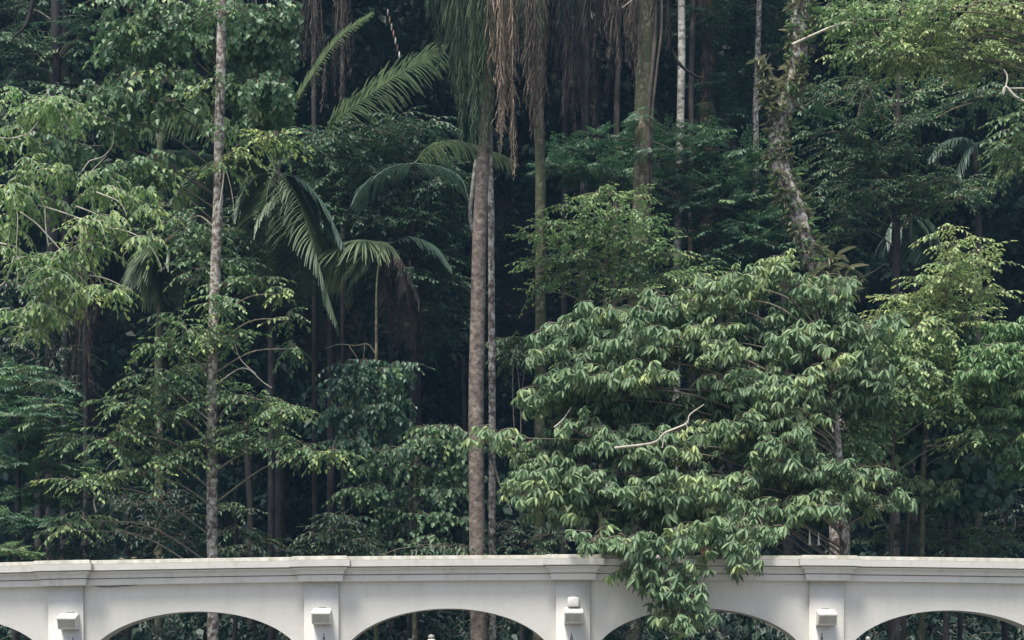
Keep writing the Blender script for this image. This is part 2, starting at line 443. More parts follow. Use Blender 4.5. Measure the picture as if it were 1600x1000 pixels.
# ------------------------------------------------------------------ leaves
def leaf(L, W, fold=.18, bend=.25, shape='lance'):
    """6 verts, 2 quads; along +Y, up +Z"""
    a, b = {'lance': (.30, .68), 'ovate': (.25, .62), 'heart': (.12, .55)}[shape]
    wa, wb = {'lance': (.85, .80), 'ovate': (1.0, .78), 'heart': (1.0, .85)}[shape]
    V = np.array([(0, 0, 0), (W / 2 * wa, L * a, fold * W - bend * L * a * a), (W / 2 * wb, L * b, fold * W - bend * L * b * b),
                  (0, L * .97, -bend * L), (-W / 2 * wb, L * b, fold * W - bend * L * b * b), (-W / 2 * wa, L * a, fold * W - bend * L * a * a)])
    return V, np.array([(0, 1, 2, 3), (0, 3, 4, 5)])
def rot(yaw, pitch, roll):
    """roll about Y, pitch about X (neg = down), yaw about Z"""
    cy, sy = math.cos(yaw), math.sin(yaw); cp, sp = math.cos(pitch), math.sin(pitch); cr, sr = math.cos(roll), math.sin(roll)
    Ry = np.array([[cr, 0, sr], [0, 1, 0], [-sr, 0, cr]])
    Rx = np.array([[1, 0, 0], [0, cp, -sp], [0, sp, cp]])
    Rz = np.array([[cy, -sy, 0], [sy, cy, 0], [0, 0, 1]])
    return Rz @ Rx @ Ry
class Spray:
    def __init__(s): s.V = []; s.Q = []; s.t = []; s.m = []; s.n = 0
    def add(s, v, q, tint, mi):
        s.V.append(v); s.Q.append(q + s.n); s.n += len(v); s.t += [tint] * len(q); s.m += [mi] * len(q)
    def done(s):
        s.V = np.vstack(s.V); s.Q = np.vstack(s.Q); s.t = np.array(s.t); s.m = np.array(s.m); return s
def g(a, b): return float(rng.uniform(a, b))
def sp_palmate(k=7, L=.19, W=.052):
    """whorls of drooping lance leaves on a short twig"""
    s = Spray()
    tw = [(0, 0, 0), (g(-.02, .02), .12, .03), (g(-.04, .04), .24, .02)]
    v, q = tube(tw, .007, .004, 4, 3); s.add(v, q, .5, 1)
    for cx in ((1.0, 1.0), (.45, .8)):
        base = np.array(tw[2]) * cx[0]; n = k if cx[0] == 1 else k - 3
        t0 = g(-.08, .08)
        for i in range(n):
            yaw = (i / n - .5) * 2 * math.pi * .9 + g(-.25, .25)
            front = math.cos(yaw)
            pit = -g(.45, 1.15) + .25 * front
            l = L * g(.75, 1.15) * cx[1]
            v, q = leaf(l, W * g(.85, 1.2), .2, g(.1, .35), 'lance')
            v = v @ rot(yaw, pit, g(-.3, .3)).T + base
            s.add(v, q, .5 + t0 + g(-.16, .16), 0)
    return s.done()
def sp_alt(L=.12, W=.055, n=9, length=.5, shape='ovate', droop=.55, sag=.35):
    s = Spray()
    C = catmull([(0, 0, 0), (g(-.04, .04), length * .5, -sag * length * .2), (g(-.07, .07), length, -sag * length)], 12)
    v, q = tube(C, .006, .003, 5, 3); s.add(v, q, .5, 1)
    for i in range(n):
        u = (i + .6) / n; p = C[min(11, int(u * 11.99))]
        sd = 1 if i % 2 else -1
        yaw = -sd * g(.6, 1.15) if i < n - 1 else g(-.2, .2)
        v, q = leaf(L * g(.8, 1.15) * (1.0 if u < .8 else .85), W * g(.85, 1.15), .15, g(.1, .3), shape)
        v = v @ rot(yaw, -droop * g(.4, 1.5), g(-.35, .35)).T + p
        s.add(v, q, .5 + g(-.15, .15) + (.12 if u > .8 else 0), 0)
    return s.done()
def sp_fine(L=.10, W=.03, n=8, length=.42):
    """flat layered twig with side twiglets of small leaves"""
    s = Spray()
    v, q = tube([(0, 0, 0), (0, length * .5, .01), (0, length, -.05)], .005, .002, 4, 3); s.add(v, q, .5, 1)
    for i in range(n):
        u = (i + 1) / n
        for sd in (-1, 1):
            base = np.array([0, u * length, .01 - .05 * u * u])
            yaw = -sd * g(.7, 1.2)
            for k in range(2):
                off = rot(yaw, -.1, 0) @ np.array([0, L * .75 * k, 0])
                v, q = leaf(L * g(.8, 1.15), W * g(.9, 1.2), .1, g(.15, .4), 'lance')
                v = v @ rot(yaw + g(-.3, .3), -g(.0, .5), g(-.4, .4)).T + base + off
                s.add(v, q, .5 + g(-.14, .14), 0)
    return s.done()
def sp_far(L=.34, W=.16, n=8, length=.9):
    s = Spray()
    for i in range(n):
        p = np.array([g(-.3, .3), g(0, length), g(-.12, .1)])
        l_, w_ = L * g(.7, 1.2), W * g(.8, 1.2)
        v = np.array([(0, 0, 0), (w_ * .6, l_ * .4, .02), (0, l_, -.2 * l_), (-w_ * .6, l_ * .4, .02)]); q = np.array([(0, 1, 2, 3)])
        v = v @ rot(g(-2.2, 2.2), -g(.1, .9), g(-.5, .5)).T + p
        s.add(v, q, .5 + g(-.15, .15), 0)
    return s.done()
def sp_heart(L=.2, W=.18, n=3):
    s = Spray()
    for i in range(n):
        p = np.array([g(-.12, .12), g(0, .25), g(-.1, .1)])
        v, q = leaf(L * g(.7, 1.2), W * g(.8, 1.15), .12, g(.05, .25), 'heart')
        v = v @ rot(g(-.9, .9), -g(.5, 1.3), g(-.3, .3)).T + p
        s.add(v, q, .5 + g(-.15, .15), 0)
        v, q = tube([(0, 0, 0), tuple(p * .5 + np.array([0, 0, .02])), tuple(p)], .004, .003, 3, 3); s.add(v, q, .5, 1)
    return s.done()
ST = {
    'palmate': ([sp_palmate(7), sp_palmate(6), sp_palmate(8), sp_palmate(7, .17), sp_palmate(6, .21, .06), sp_palmate(5, .18)], .26),
    'alt': ([sp_alt() for _ in range(6)], .42),
    'altbig': ([sp_alt(.15, .085, 8, .5, 'ovate', .8, .45) for _ in range(6)], .42),
    'young': ([sp_alt(.13, .06, 8, .42, 'ovate', .75, .5) for _ in range(6)], .38),
    'small': ([sp_alt(.10, .042, 11, .48, 'lance', .45, .3) for _ in range(6)], .38),
    'fine': ([sp_fine() for _ in range(5)], .38),
    'far': ([sp_far() for _ in range(6)], .9),
    'heart': ([sp_heart() for _ in range(6)], .28),
    'vine': ([sp_heart(.14, .12, 5) for _ in range(6)], .26),
}
def assemble(name, style, P, yaw, pitch, roll, sc, tint, mats):
    T = ST[style][0]; n = len(P); which = rng.integers(0, len(T), n)
    Vs = []; Qs = []; ts = []; ms = []; off = 0
    cy, sy, cp, spn, cr, sr = np.cos(yaw), np.sin(yaw), np.cos(pitch), np.sin(pitch), np.cos(roll), np.sin(roll)
    Rm = np.empty((n, 3, 3)); z = np.zeros(n); o = np.ones(n)
    Ry = np.stack([np.stack([cr, z, sr], -1), np.stack([z, o, z], -1), np.stack([-sr, z, cr], -1)], 1)
    Rx = np.stack([np.stack([o, z, z], -1), np.stack([z, cp, -spn], -1), np.stack([z, spn, cp], -1)], 1)
    Rz = np.stack([np.stack([cy, -sy, z], -1), np.stack([sy, cy, z], -1), np.stack([z, z, o], -1)], 1)
    Rm = Rz @ Rx @ Ry
    for k, t in enumerate(T):
        ix = np.nonzero(which == k)[0]
        if len(ix) == 0: continue
        V = np.einsum('nij,vj->nvi', Rm[ix], t.V) * sc[ix][:, None, None] + P[ix][:, None, :]
        nv = len(t.V)
        Qq = t.Q[None] + (np.arange(len(ix)) * nv)[:, None, None] + off
        Vs.append(V.reshape(-1, 3)); Qs.append(Qq.reshape(-1, 4)); off += len(ix) * nv
        ts.append((t.t[None] + tint[ix][:, None]).ravel()); ms.append(np.tile(t.m, len(ix)))
    return mesh_np(name, np.vstack(Vs), np.vstack(Qs), mats, np.clip(np.concatenate(ts), 0, 1), np.concatenate(ms))

DENS = 17
_tm = {}
def template_mesh(style, k, matn, tw, tq):
    key = (style, k, matn, tw, tq)
    if key not in _tm:
        t = ST[style][0][k]
        _tm[key] = mesh_np('leaf_spray', t.V, t.Q, [M[matn], M[tw]], np.clip(t.t + tq, 0, 1), t.m)
    return _tm[key]

def bough_points(c, rx, ry, rz, n, trunk_x):
    """points on the shell of a flattened dome, biased to its top and front"""
    u = rng.normal(size=(n, 3)); u /= np.linalg.norm(u, axis=1)[:, None]
    u[:, 2] = np.where(u[:, 2] < -.25, -u[:, 2], u[:, 2])
    rad = rng.uniform(.55, 1.05, n) * (1 + .15 * np.sin(u[:, 0] * 5 + c[0] * 7) + .12 * np.sin(u[:, 2] * 7 + c[2] * 5))
    P = c + u * rad[:, None] * np.array([rx, ry, rz])
    return P, u

def crown(root, boughs, depth, style, matn, base_tint=0., k=1.0, scale=1.0, parts=0, tw='twig', pitch0=-.15, limbs=True, origin=None, limb_r=.03, yd=.8, drape=False):
    L = ST[style][1] * scale
    allP = []; allU = []; allT = []
    base = []
    bb = []
    for b in boughs:
        dy0 = b[4] if len(b) > 4 else g(-.6, .6); bt0 = b[5] if len(b) > 5 else 0.
        if b[2] < 24: bb.append((b[0], b[1], b[2], b[3], dy0, bt0, -1)); continue
        mid_ = len(bb)
        for k_ in range(3):
            o1 = (0., -.5, .5)[k_] + g(-.15, .15)
            bb.append((b[0] + o1 * b[2], b[1] + g(-.55, .45) * b[3] + abs(o1) * b[3] * .35, b[2] * g(.42, .68), b[3] * g(.5, .95), dy0 + g(-.3, .3), bt0 + g(-.04, .04), -1 if k_ == 0 else mid_))
    for bi, b in enumerate(bb):
        px, py, rxp, ryp = b[:4]; dy = b[4] if len(b) > 4 else g(-.6, .6)
        if drape and py > 825: dy = -1.55 - (py - 825) * .003
        bt = b[5] if len(b) > 5 else 0.
        y = depth + dy; m = mpp(y); c = at(px, py, y); rx = rxp * m * 1.08; rz = ryp * m * 1.35
        n = max(9, int(k * DENS * (1.5 if depth > 7.5 else 1.) * rx * (rz + .15) / (L * L)))
        P, U = bough_points(c, max(.1, rx - L * .4), max(.25, yd * rx), max(.06, rz - L * .15), n, 0)
        allP.append(P); allU.append(U); allT.append(np.full(n, base_tint + bt) + g(-.07, .07))
        base.append(c)
    P = np.vstack(allP); U = np.vstack(allU); T = np.concatenate(allT) + rng.normal(0, .07, len(P))
    # scattered young shoots, plus highlights on bough tips painted in as lighter tint
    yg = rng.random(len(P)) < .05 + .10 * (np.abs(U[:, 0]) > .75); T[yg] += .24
    yaw = np.arctan2(-U[:, 0], U[:, 1]) + rng.normal(0, .55, len(P))
    pitch = pitch0 + rng.normal(0, .22, len(P)) + .25 * U[:, 2]
    roll = rng.normal(0, .25, len(P)); sc = scale * rng.uniform(.65, 1.22, len(P))
    mats = [M[matn], M[tw]]
    order = np.argsort(P[:, 1] + rng.uniform(0, .8, len(P)))    # nearest first
    npart = min(parts, len(P))
    sel, rest = order[:npart], order[npart:]
    rl = Vector(root.location)
    for i in sel:
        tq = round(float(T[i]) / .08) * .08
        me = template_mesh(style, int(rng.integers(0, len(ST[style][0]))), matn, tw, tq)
        o = bpy.data.objects.new('leaf_spray', me); COL.objects.link(o); o.parent = root
        o.matrix_local = Matrix.Translation(Vector(P[i]) - rl) @ Matrix(rot(yaw[i], pitch[i], roll[i]).tolist()).to_4x4() @ Matrix.Scale(float(sc[i]), 4)
    if len(rest):
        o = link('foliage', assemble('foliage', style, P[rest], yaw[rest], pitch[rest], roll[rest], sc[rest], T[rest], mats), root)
        o['kind'] = 'stuff'
    # limbs: from the trunk to each bough, then twigs to its sprays
    if limbs:
        st = 0
        for bi, c in enumerate(base):
            Pb = allP[bi]
            pieces = []
            lr_ = limb_r * (.6 if bb[bi][6] >= 0 else 1)
            org = (base[bb[bi][6]] if bb[bi][6] >= 0 else c + np.array([.1, .22, .05]) if (drape and c[1] < .3 and c[2] < 4.2) else origin(c)) if origin is not None else c + np.array([g(-.3, .3), .3, -.3])
            mid = (org + c) / 2 + np.array([g(-.1, .1), 0, .12 * np.linalg.norm(c - org) + g(-.08, .08)])
            pieces.append(tube([org, mid, c], lr_, lr_ * .4, 10, 5, .05))
            for j in rng.choice(len(Pb), min(len(Pb), 5), replace=False):
                e = Pb[j]; md = (c + e) / 2 + np.array([g(-.05, .05), g(-.05, .05), .06 + g(-.05, .05)])
                pieces.append(tube([c, md, e], limb_r * .35, .004, 6, 3))
            v, q = join(pieces)
            link('branch', mesh_np('branch', v, q, [M[tw]], smooth=True), root)

def trunk_pts(pts, y, to_ground=True):
    P = [at(p[0], p[1], y + (p[2] if len(p) > 2 else 0)) for p in pts]
    if to_ground:
        e = P[-1]; gz = float(ground_z(e[0], e[1])) - .1
        if e[2] > gz + .3: P.append(np.array([e[0] + .0, e[1], gz]))
    return P
def tree(name, label, cat, pts, y, r0, r1, bark, group=None, to_ground=True, sides=12, wob=.06, smooth_n=None):
    """trunk given from top to bottom; radii in photo px"""
    P = trunk_pts(pts, y, to_ground); m = mpp(y)
    base = P[-1]
    root = empty(name, tuple(base), label, cat, group)
    ln = sum(np.linalg.norm(P[i + 1] - P[i]) for i in range(len(P) - 1))
    v, q = tube(P, r0 * m, r1 * m, smooth_n or int(ln * 4) + 6, sides, wob, seed=int(abs(pts[0][0])))
    link('trunk', mesh_np('trunk', v, q, [M[bark]], smooth=True), root)
    C = catmull(P, 60)
    def origin(c):
        # attach limbs on the trunk somewhat below the bough
        want = c[2] - .45 * abs(c[0] - base[0]) * .6 - .2
        return C[int(np.argmin(np.abs(C[:, 2] - want)))].copy()
    return root, origin
def bare(root, pts, y, r, mat='twig_pale', sides=5, name='branch', end=.35):
    P = [at(p[0], p[1], y + (p[2] if len(p) > 2 else 0)) for p in pts]
    v, q = tube(P, r, r * end, 5 * len(P), sides, .06, seed=int(abs(pts[0][0])))
    return link(name, mesh_np(name, v, q, [M[mat]], smooth=True), root)

# ---- the tree that overhangs the wall
LM = M
root, org = tree('overhanging_tree', 'big glossy-leaved tree spilling drooping leaf clusters over the white wall', 'tree',
                 [(1285, 520), (1300, 600), (1310, 700), (1316, 800), (1318, 870), (1318, 1000)], 1.6, 4, 8, 'bark_mottled')
FG = [(940, 560, 90, 50, 1.0, -.04), (1080, 560, 90, 60, .9, -.04), (1220, 560, 90, 60, 1.0, -.04), (900, 720, 90, 50, .7, -.04), (1060, 680, 100, 60, .7, -.06), (1220, 680, 90, 60, .7, -.06), (960, 800, 80, 45, .4, -.04), (1120, 790, 90, 50, .3, -.04), (1260, 770, 80, 40, .4, -.05), (1320, 600, 70, 60, .8, -.04), (1180, 818, 44, 18, .1, -.03), (960, 650, 90, 40, .7, -.05), (1190, 452, 55, 32, .6, .12), (1220, 425, 22, 16, .7, .2), (1130, 478, 60, 32, .5, .1), (1050, 492, 66, 28, .6), (960, 505, 55, 24, .6), (900, 525, 40, 18, .7), (905, 560, 55, 28, .3), (1005, 545, 75, 30, .1), (1100, 540, 66, 32, 0, .08),
      (1285, 478, 45, 32, .4), (1350, 500, 50, 34, .3), (1250, 545, 55, 38, 0), (1335, 560, 66, 38, .1, .08), (900, 595, 55, 30, .1), (985, 602, 70, 26, -.1, .08), (872, 640, 45, 28, .4),
      (1150, 595, 50, 30, -.1), (1225, 605, 60, 34, -.1), (1180, 682, 85, 36, -.5, .08), (1245, 665, 42, 26, -.5, .12), (785, 692, 45, 16, -.2, .1), (850, 722, 55, 34, -.2, .06), (940, 700, 60, 30, -.3),
      (1035, 700, 66, 28, -.5, .05), (850, 785, 48, 32, -.3, .05), (945, 775, 66, 34, -.4), (1050, 765, 66, 32, -.6, .04), (1150, 770, 66, 36, -.7), (1235, 735, 48, 34, -.4), (1300, 765, 60, 26, -.3, .06), (1255, 800, 55, 28, -.5, .06),
      (1350, 745, 44, 22, -.1), (938, 834, 32, 24, -.5), (1000, 852, 56, 32, -.8), (1095, 842, 50, 28, -.9, .12), (1150, 850, 32, 24, -.8), (985, 890, 26, 14, -.9, .1), (1050, 900, 46, 26, -1), (1160, 884, 16, 12, -.9), (1068, 930, 34, 20, -1.1),
      (1062, 965, 26, 24, -1.2, .04), (1085, 950, 20, 20, -1.1), (1330, 640, 50, 30, .3, -.1), (1130, 640, 60, 24, .8, -.15), (1000, 655, 80, 24, .9, -.2), (1390, 800, 34, 18, .2)]
FG = [(b[0] + g(-10, 10), b[1] + g(-16, 16) * (b[1] < 840), b[2] * g(.8, 1.1), b[3] * g(.9, 1.25), b[4], (b[5] if len(b) > 5 else 0) + g(-.08, .06)) for b in FG]
crown(root, FG, 1.2, 'palmate', 'leaf_glossy', -.02, .62, 1.0, 300, 'twig', -.35, True, org, .022, .5, True)
bare(root, [(960, 700), (1020, 692), (1040, 676), (1072, 662), (1078, 648), (1100, 632)], .3, .022)
bare(root, [(1035, 700), (1037, 680), (1030, 674)], .3, .012)
bare(root, [(1072, 662), (1077, 676)], .3, .010)
bare(root, [(866, 668), (880, 655), (893, 636)], .9, .016)
bare(root, [(975, 845), (1000, 838), (1018, 830)], -.3, .012)

# ---- slender mottled tree on the left
root, org = tree('slender_tree', 'slender tree with straight mottled pale trunk rising behind the left arch', 'tree',
                 [(346, -60), (346, 60), (343, 180), (341, 300), (337, 420), (332, 560), (331, 700), (332, 860), (333, 1000)], 3, 7., 9.2, 'bark_mottled', sides=14, wob=.04)
SL = [(300, 512, 60, 20, -.4, .1), (262, 540, 28, 12, -.5, .15), (345, 530, 45, 22, -.4, .08), (250, 600, 66, 26, -.3), (305, 575, 55, 24, .5, -.1), (200, 632, 50, 16, -.4), (300, 620, 60, 30, -.2, -.05), (250, 650, 60, 22, -.5, .05),
      (150, 690, 50, 13, -.5, .12), (200, 672, 45, 14, -.5, .1), (130, 750, 46, 14, -.6, .12), (190, 742, 52, 14, -.5, .1), (260, 720, 55, 18, -.3), (300, 690, 55, 22, -.3, .04), (130, 812, 22, 12, -.7, .2), (110, 828, 14, 8, -.7, .15),
      (400, 620, 55, 20, -.3), (450, 640, 30, 9, -.4, .1), (400, 665, 60, 20, -.2, .05), (440, 690, 45, 12, -.3), (500, 706, 30, 9, -.5, .15), (370, 690, 40, 18, -.3, .08), (380, 440, 55, 16, .4, .05), (440, 460, 22, 10, .2, .1),
      (452, 500, 14, 18, .2), (455, 545, 14, 24, .2), (340, 410, 55, 24, .6, -.12), (285, 365, 60, 34, .8, -.15), (350, 20, 46, 24, -.5), (352, 205, 20, 12, -.5, .1), (338, 128, 12, 10, -.5), (345, 260, 16, 8, -.4, .2), (346, 475, 30, 14, -.5), (370, 240, 22, 8, -.3, .3), (430, 215, 24, 9, -.2, .3)]
crown(root, SL, 3, 'alt', 'leaf_ovate', 0, .8, .92, 200, 'twig', -.2, True, org, .02, .6)
for b in ([(331, 660), (290, 625), (268, 605)], [(205, 740), (190, 715), (196, 690), (210, 668)], [(190, 712), (172, 725), (166, 735)], [(342, 330), (348, 290), (352, 265), (362, 300), (368, 350)],
          [(150, 800), (147, 785), (150, 772)], [(400, 585), (375, 560), (365, 530)], [(338, 600), (380, 575), (412, 598), (425, 606)]):
    bare(root, b, 2.7, .013)

# ---- big-leaved crown, top left
root, org = tree('ovate_leaved_tree', 'tree with broad pale oval leaves filling the top left beside the mottled trunk', 'tree',
                 [(330, -120), (338, 100), (338, 300), (334, 500), (332, 700), (332, 1000)], 5.5, 4, 6, 'bark_dark')
crown(root, [(255, 30, 90, 34, 0), (215, 70, 60, 32, 0), (290, 70, 50, 28), (200, 110, 40, 30), (250, 118, 60, 32, -.3, .1), (200, 155, 50, 24, -.3, .08), (265, 152, 50, 18, -.3, .12), (170, 190, 40, 20, -.2, .06), (310, 20, 60, 30), (370, 20, 60, 30), (370, 140, 40, 50, .5, -.1),
             (190, 262, 50, 20, -.2, .08), (245, 250, 45, 16, -.3, .15), (255, 275, 26, 10, -.3, .2), (130, 140, 40, 22, .4, -.1), (100, 225, 50, 20, .5, -.08)],
      5, 'altbig', 'leaf_ovate', -.12, .75, 1.05, 60, 'twig', -.35, True, org, .022, .6)
bare(root, [(128, 268), (140, 252), (160, 245), (175, 228), (178, 205)], 4.6, .014)
bare(root, [(137, 275), (150, 260), (167, 243)], 4.6, .012)

# ---- drooping boughs at the left edge
root, org = tree('drooping_tree', 'tree at the left edge with light green leaves on bare hanging branches', 'tree',
                 [(-150, -100), (-140, 200), (-130, 500), (-125, 1000)], 2.2, 12, 18, 'bark_mottled')
crown(root, [(30, 160, 40, 26, .2), (70, 175, 40, 16, 0), (20, 215, 45, 24, 0, .05), (95, 160, 30, 16), (130, 280, 60, 18, -.2, .05), (60, 265, 45, 20, 0), (20, 300, 40, 18), (160, 300, 40, 16, 0, .05), (60, 318, 40, 14), (10, 350, 26, 14, .2, .1),
             (20, 402, 34, 14, -.2, .08), (65, 400, 36, 16, -.3, .04), (112, 398, 28, 14, -.3, .12), (148, 392, 20, 12, -.3, .1), (130, 362, 16, 12, -.3, .2), (160, 345, 36, 12, -.2, .1), (230, 328, 16, 7, -.3, .2), (236, 376, 20, 7, -.3, .2), (90, 430, 26, 16, -.3), (80, 455, 36, 16, -.3, .08),
             (132, 460, 18, 13, -.3, .1), (158, 455, 36, 10, -.3, .12), (50, 482, 40, 15, -.3, .08), (75, 490, 30, 14, -.3, .06), (10, 490, 22, 12, -.2), (46, 518, 14, 8, -.3, .15), (230, 296, 20, 8, -.2, .15)],
      2.4, 'young', 'leaf_young', .0, .46, .95, 180, 'twig_pale', -.3, False, org)
for b in ([(-60, 250), (0, 298), (26, 328), (26, 385), (28, 455)], [(26, 385), (0, 380)][::-1], [(28, 400), (40, 430), (50, 460)], [(22, 400), (8, 440), (-20, 455)], [(-40, 290), (45, 340), (78, 372), (105, 400), (150, 430), (160, 452)],
          [(140, 430), (170, 437), (205, 455)], [(60, 320), (110, 336), (150, 352), (200, 362), (232, 382), (250, 412), (252, 425)], [(80, 405), (76, 440), (58, 465), (40, 478)], [(70, 325), (72, 360), (76, 385)], [(85, 395), (100, 415), (118, 425), (138, 450)],
          [(150, 300), (185, 315), (198, 335)], [(-60, 190), (0, 215), (40, 210), (60, 190)], [(118, 322), (140, 330), (160, 340)]):
    bare(root, b, 2.1, .015, 'twig_pale')

# ---- leafy creeper curtain
root = empty('climbing_vine', tuple(at(420, 1000, 5)), 'curtain of heart-leaved creeper hanging down right of the mottled trunk top', 'vine')
for b in ([(395, -40), (405, 60), (400, 150), (415, 240)], [(440, -40), (435, 60), (440, 150), (436, 290)], [(415, -40), (425, 100), (430, 200), (434, 260), (436, 300)]):
    bare(root, b, 5.2, .014, 'twig', name='stem', end=.8)
crown(root, [(420, 30, 42, 34), (400, 80, 36, 34), (435, 95, 24, 34), (415, 140, 40, 30), (432, 180, 24, 26), (400, 185, 26, 24), (436, 225, 13, 22)], 5, 'vine', 'leaf_ovate', -.06, 1.0, .95, 50, 'twig', -.6, False, None, .02, .3)

# ---- yellow-green sapling on the right
root, org = tree('yellow_green_sapling', 'yellow-green sapling with a pointed top against dark forest on the right', 'tree',
                 [(1488, 380), (1480, 450), (1468, 520), (1458, 580), (1448, 660), (1442, 745), (1440, 900)], 3.4, 2.5, 5, 'bark_moss')
crown(root, [(1480, 360, 22, 9, 0, .1), (1495, 385, 24, 12, 0, .1), (1532, 395, 18, 12, 0, .12), (1528, 418, 26, 14, 0, .05), (1490, 415, 30, 14), (1460, 440, 34, 16, 0, .05), (1500, 446, 40, 16, 0, .08), (1540, 456, 24, 10, 0, .1), (1478, 470, 44, 14, 0, .05),
             (1410, 470, 26, 12, .1, .08), (1400, 495, 40, 18, .1, .05), (1440, 500, 44, 18, 0, .1), (1500, 490, 40, 16, 0, .05), (1514, 510, 40, 14, 0, .05), (1515, 690, 24, 14, -.3, .12), (1455, 612, 22, 8, -.2, .25), (1490, 632, 26, 8, -.2, .15), (1392, 525, 36, 16), (1440, 540, 40, 14)],
      3.1, 'alt', 'leaf_bright', .2, 1.0, .85, 120, 'twig', -.1, True, org, .012, .6)
bare(root, [(1448, 697), (1480, 696), (1498, 693)], 3.2, .01)

# ---- tree at the right edge
root, org = tree('leafy_tree', 'grey-green drooping tree crowding the right edge below the sapling', 'tree',
                 [(1690, 350), (1680, 600), (1675, 1000)], 2.2, 5, 9, 'bark_brown')
crown(root, [(1585, 520, 40, 16, 0, .05), (1560, 545, 34, 16), (1590, 560, 36, 22), (1560, 590, 40, 18, 0, .12), (1590, 610, 30, 18, 0, .1), (1540, 610, 30, 12, 0, .1), (1595, 655, 22, 26), (1590, 690, 20, 14), (1545, 575, 40, 22), (1580, 590, 40, 30), (1560, 640, 40, 20, .2, -.08), (1600, 730, 26, 24, .2, -.1)], 2.2, 'palmate', 'leaf_bright', -.10, .85, .9, 70, 'twig', -.3, True, org, .014, .6)
root, org = tree('leafy_tree', 'mid-green tree between the overhanging tree and the sapling', 'tree',
                 [(1400, 560), (1395, 700), (1393, 800), (1393, 870), (1393, 1000)], 3.0, 2.5, 5, 'bark_brown')
crown(root, [(1360, 530, 40, 22), (1400, 545, 44, 24), (1380, 580, 50, 24, 0, .05), (1430, 575, 44, 22), (1340, 620, 44, 26), (1400, 615, 40, 20), (1330, 670, 40, 26, .2, -.05), (1345, 695, 26, 16), (1370, 655, 34, 20, .2, -.1), (1450, 560, 50, 26, .2), (1480, 600, 50, 26, .3, -.05), (1530, 575, 50, 26, .3, .08), (1430, 630, 44, 24, .3, -.06), (1570, 630, 40, 26, .3), (1520, 620, 50, 26, .1, -.04), (1560, 560, 40, 24, .1), (1450, 510, 40, 18, .2, .04), (1540, 680, 40, 22, .2, -.1), (1310, 705, 50, 30, -.2), (1325, 780, 36, 20, -.3), (1290, 690, 40, 24, -.2)], 2.4, 'alt', 'leaf_bright', .05, .75, .95, 60, 'twig', -.3, True, org, .014, .6)

# ---- broad heart-leaved shrub
root, org = tree('broad_leaved_shrub', 'shrub of large dull round leaves in shade beneath the sapling', 'shrub',
                 [(1470, 640), (1490, 760), (1500, 880), (1500, 960)], 4.4, 3, 4, 'bark_dark')
crown(root, [(1480, 535, 60, 22, -.6, .1), (1520, 548, 40, 18, -.6), (1420, 610, 70, 26, -.3), (1470, 640, 60, 24), (1530, 640, 50, 26), (1410, 660, 60, 24), (1370, 700, 60, 24), (1420, 700, 50, 26), (1490, 730, 60, 24), (1550, 740, 50, 40), (1520, 780, 60, 24), (1580, 690, 40, 40), (1350, 720, 40, 26)],
      4.2, 'heart', 'leaf_broad', .02, .62, 1.0, 150, 'twig', -.5, True, org, .012, .5)

# ---- low bushes on the right behind the wall
root, org = tree('low_bush', 'low bush with narrow light leaves just under the big tree on the right', 'bush',
                 [(1420, 800), (1415, 880), (1412, 980)], 3.6, 3, 4, 'bark_brown')
crown(root, [(1370, 738, 40, 14), (1400, 755, 50, 14, 0, .06), (1450, 752, 30, 10, 0, .12), (1380, 775, 44, 14), (1430, 775, 40, 14)], 3.6, 'palmate', 'leaf_glossy', .0, .75, .85, 40, 'twig', -.2, True, org, .01, .5)
root, org = tree('low_bush', 'twiggy olive-leaved bush low above the wall, over the rightmost arch', 'bush',
                 [(1482, 800), (1480, 880), (1478, 980)], 4.4, 4, 5, 'bark_brown')
crown(root, [(1380, 725, 30, 12, 0, -.1), (1470, 800, 40, 12), (1500, 822, 48, 12, 0, .06), (1430, 825, 50, 14), (1390, 840, 40, 14), (1460, 850, 50, 16, 0, -.1), (1540, 850, 40, 16, 0, -.1)], 4.4, 'small', 'leaf_ovate', -.05, .7, .95, 0, 'twig', -.1, True, org, .01, .6)
root, org = tree('low_bush', 'dark leafy bush in the bottom right corner above the wall', 'bush',
                 [(1570, 800), (1570, 880), (1570, 980)], 6, 4, 5, 'bark_dark')
crown(root, [(1550, 790, 40, 30), (1590, 820, 40, 30), (1560, 850, 60, 24), (1500, 870, 60, 20)], 6, 'alt', 'leaf_dark', -.05, .6, 1., 0, 'twig', -.1, True, org, .01, .6)

# ---- white hanging flowers
for k, (px, py, h, lab) in enumerate(((1265, 833, .20, 'long white hanging trumpet flower, left of two under the big tree'), (1279, 838, .15, 'shorter white hanging trumpet flower, right of two under the big tree'))):
    c = at(px, py, .9)
    v, q = lathe([(.006, .06), (.008, 0), (.014, -h * .35), (.02, -h * .75), (.036, -h), (.03, -h * .98), (.012, -h * .6)], 8)
    o = link('trumpet_flower', mesh_np('trumpet_flower', v, q, [M['flower']], smooth=True), None, tuple(c))
    props(o, lab, 'flower', 'white trumpet flowers')

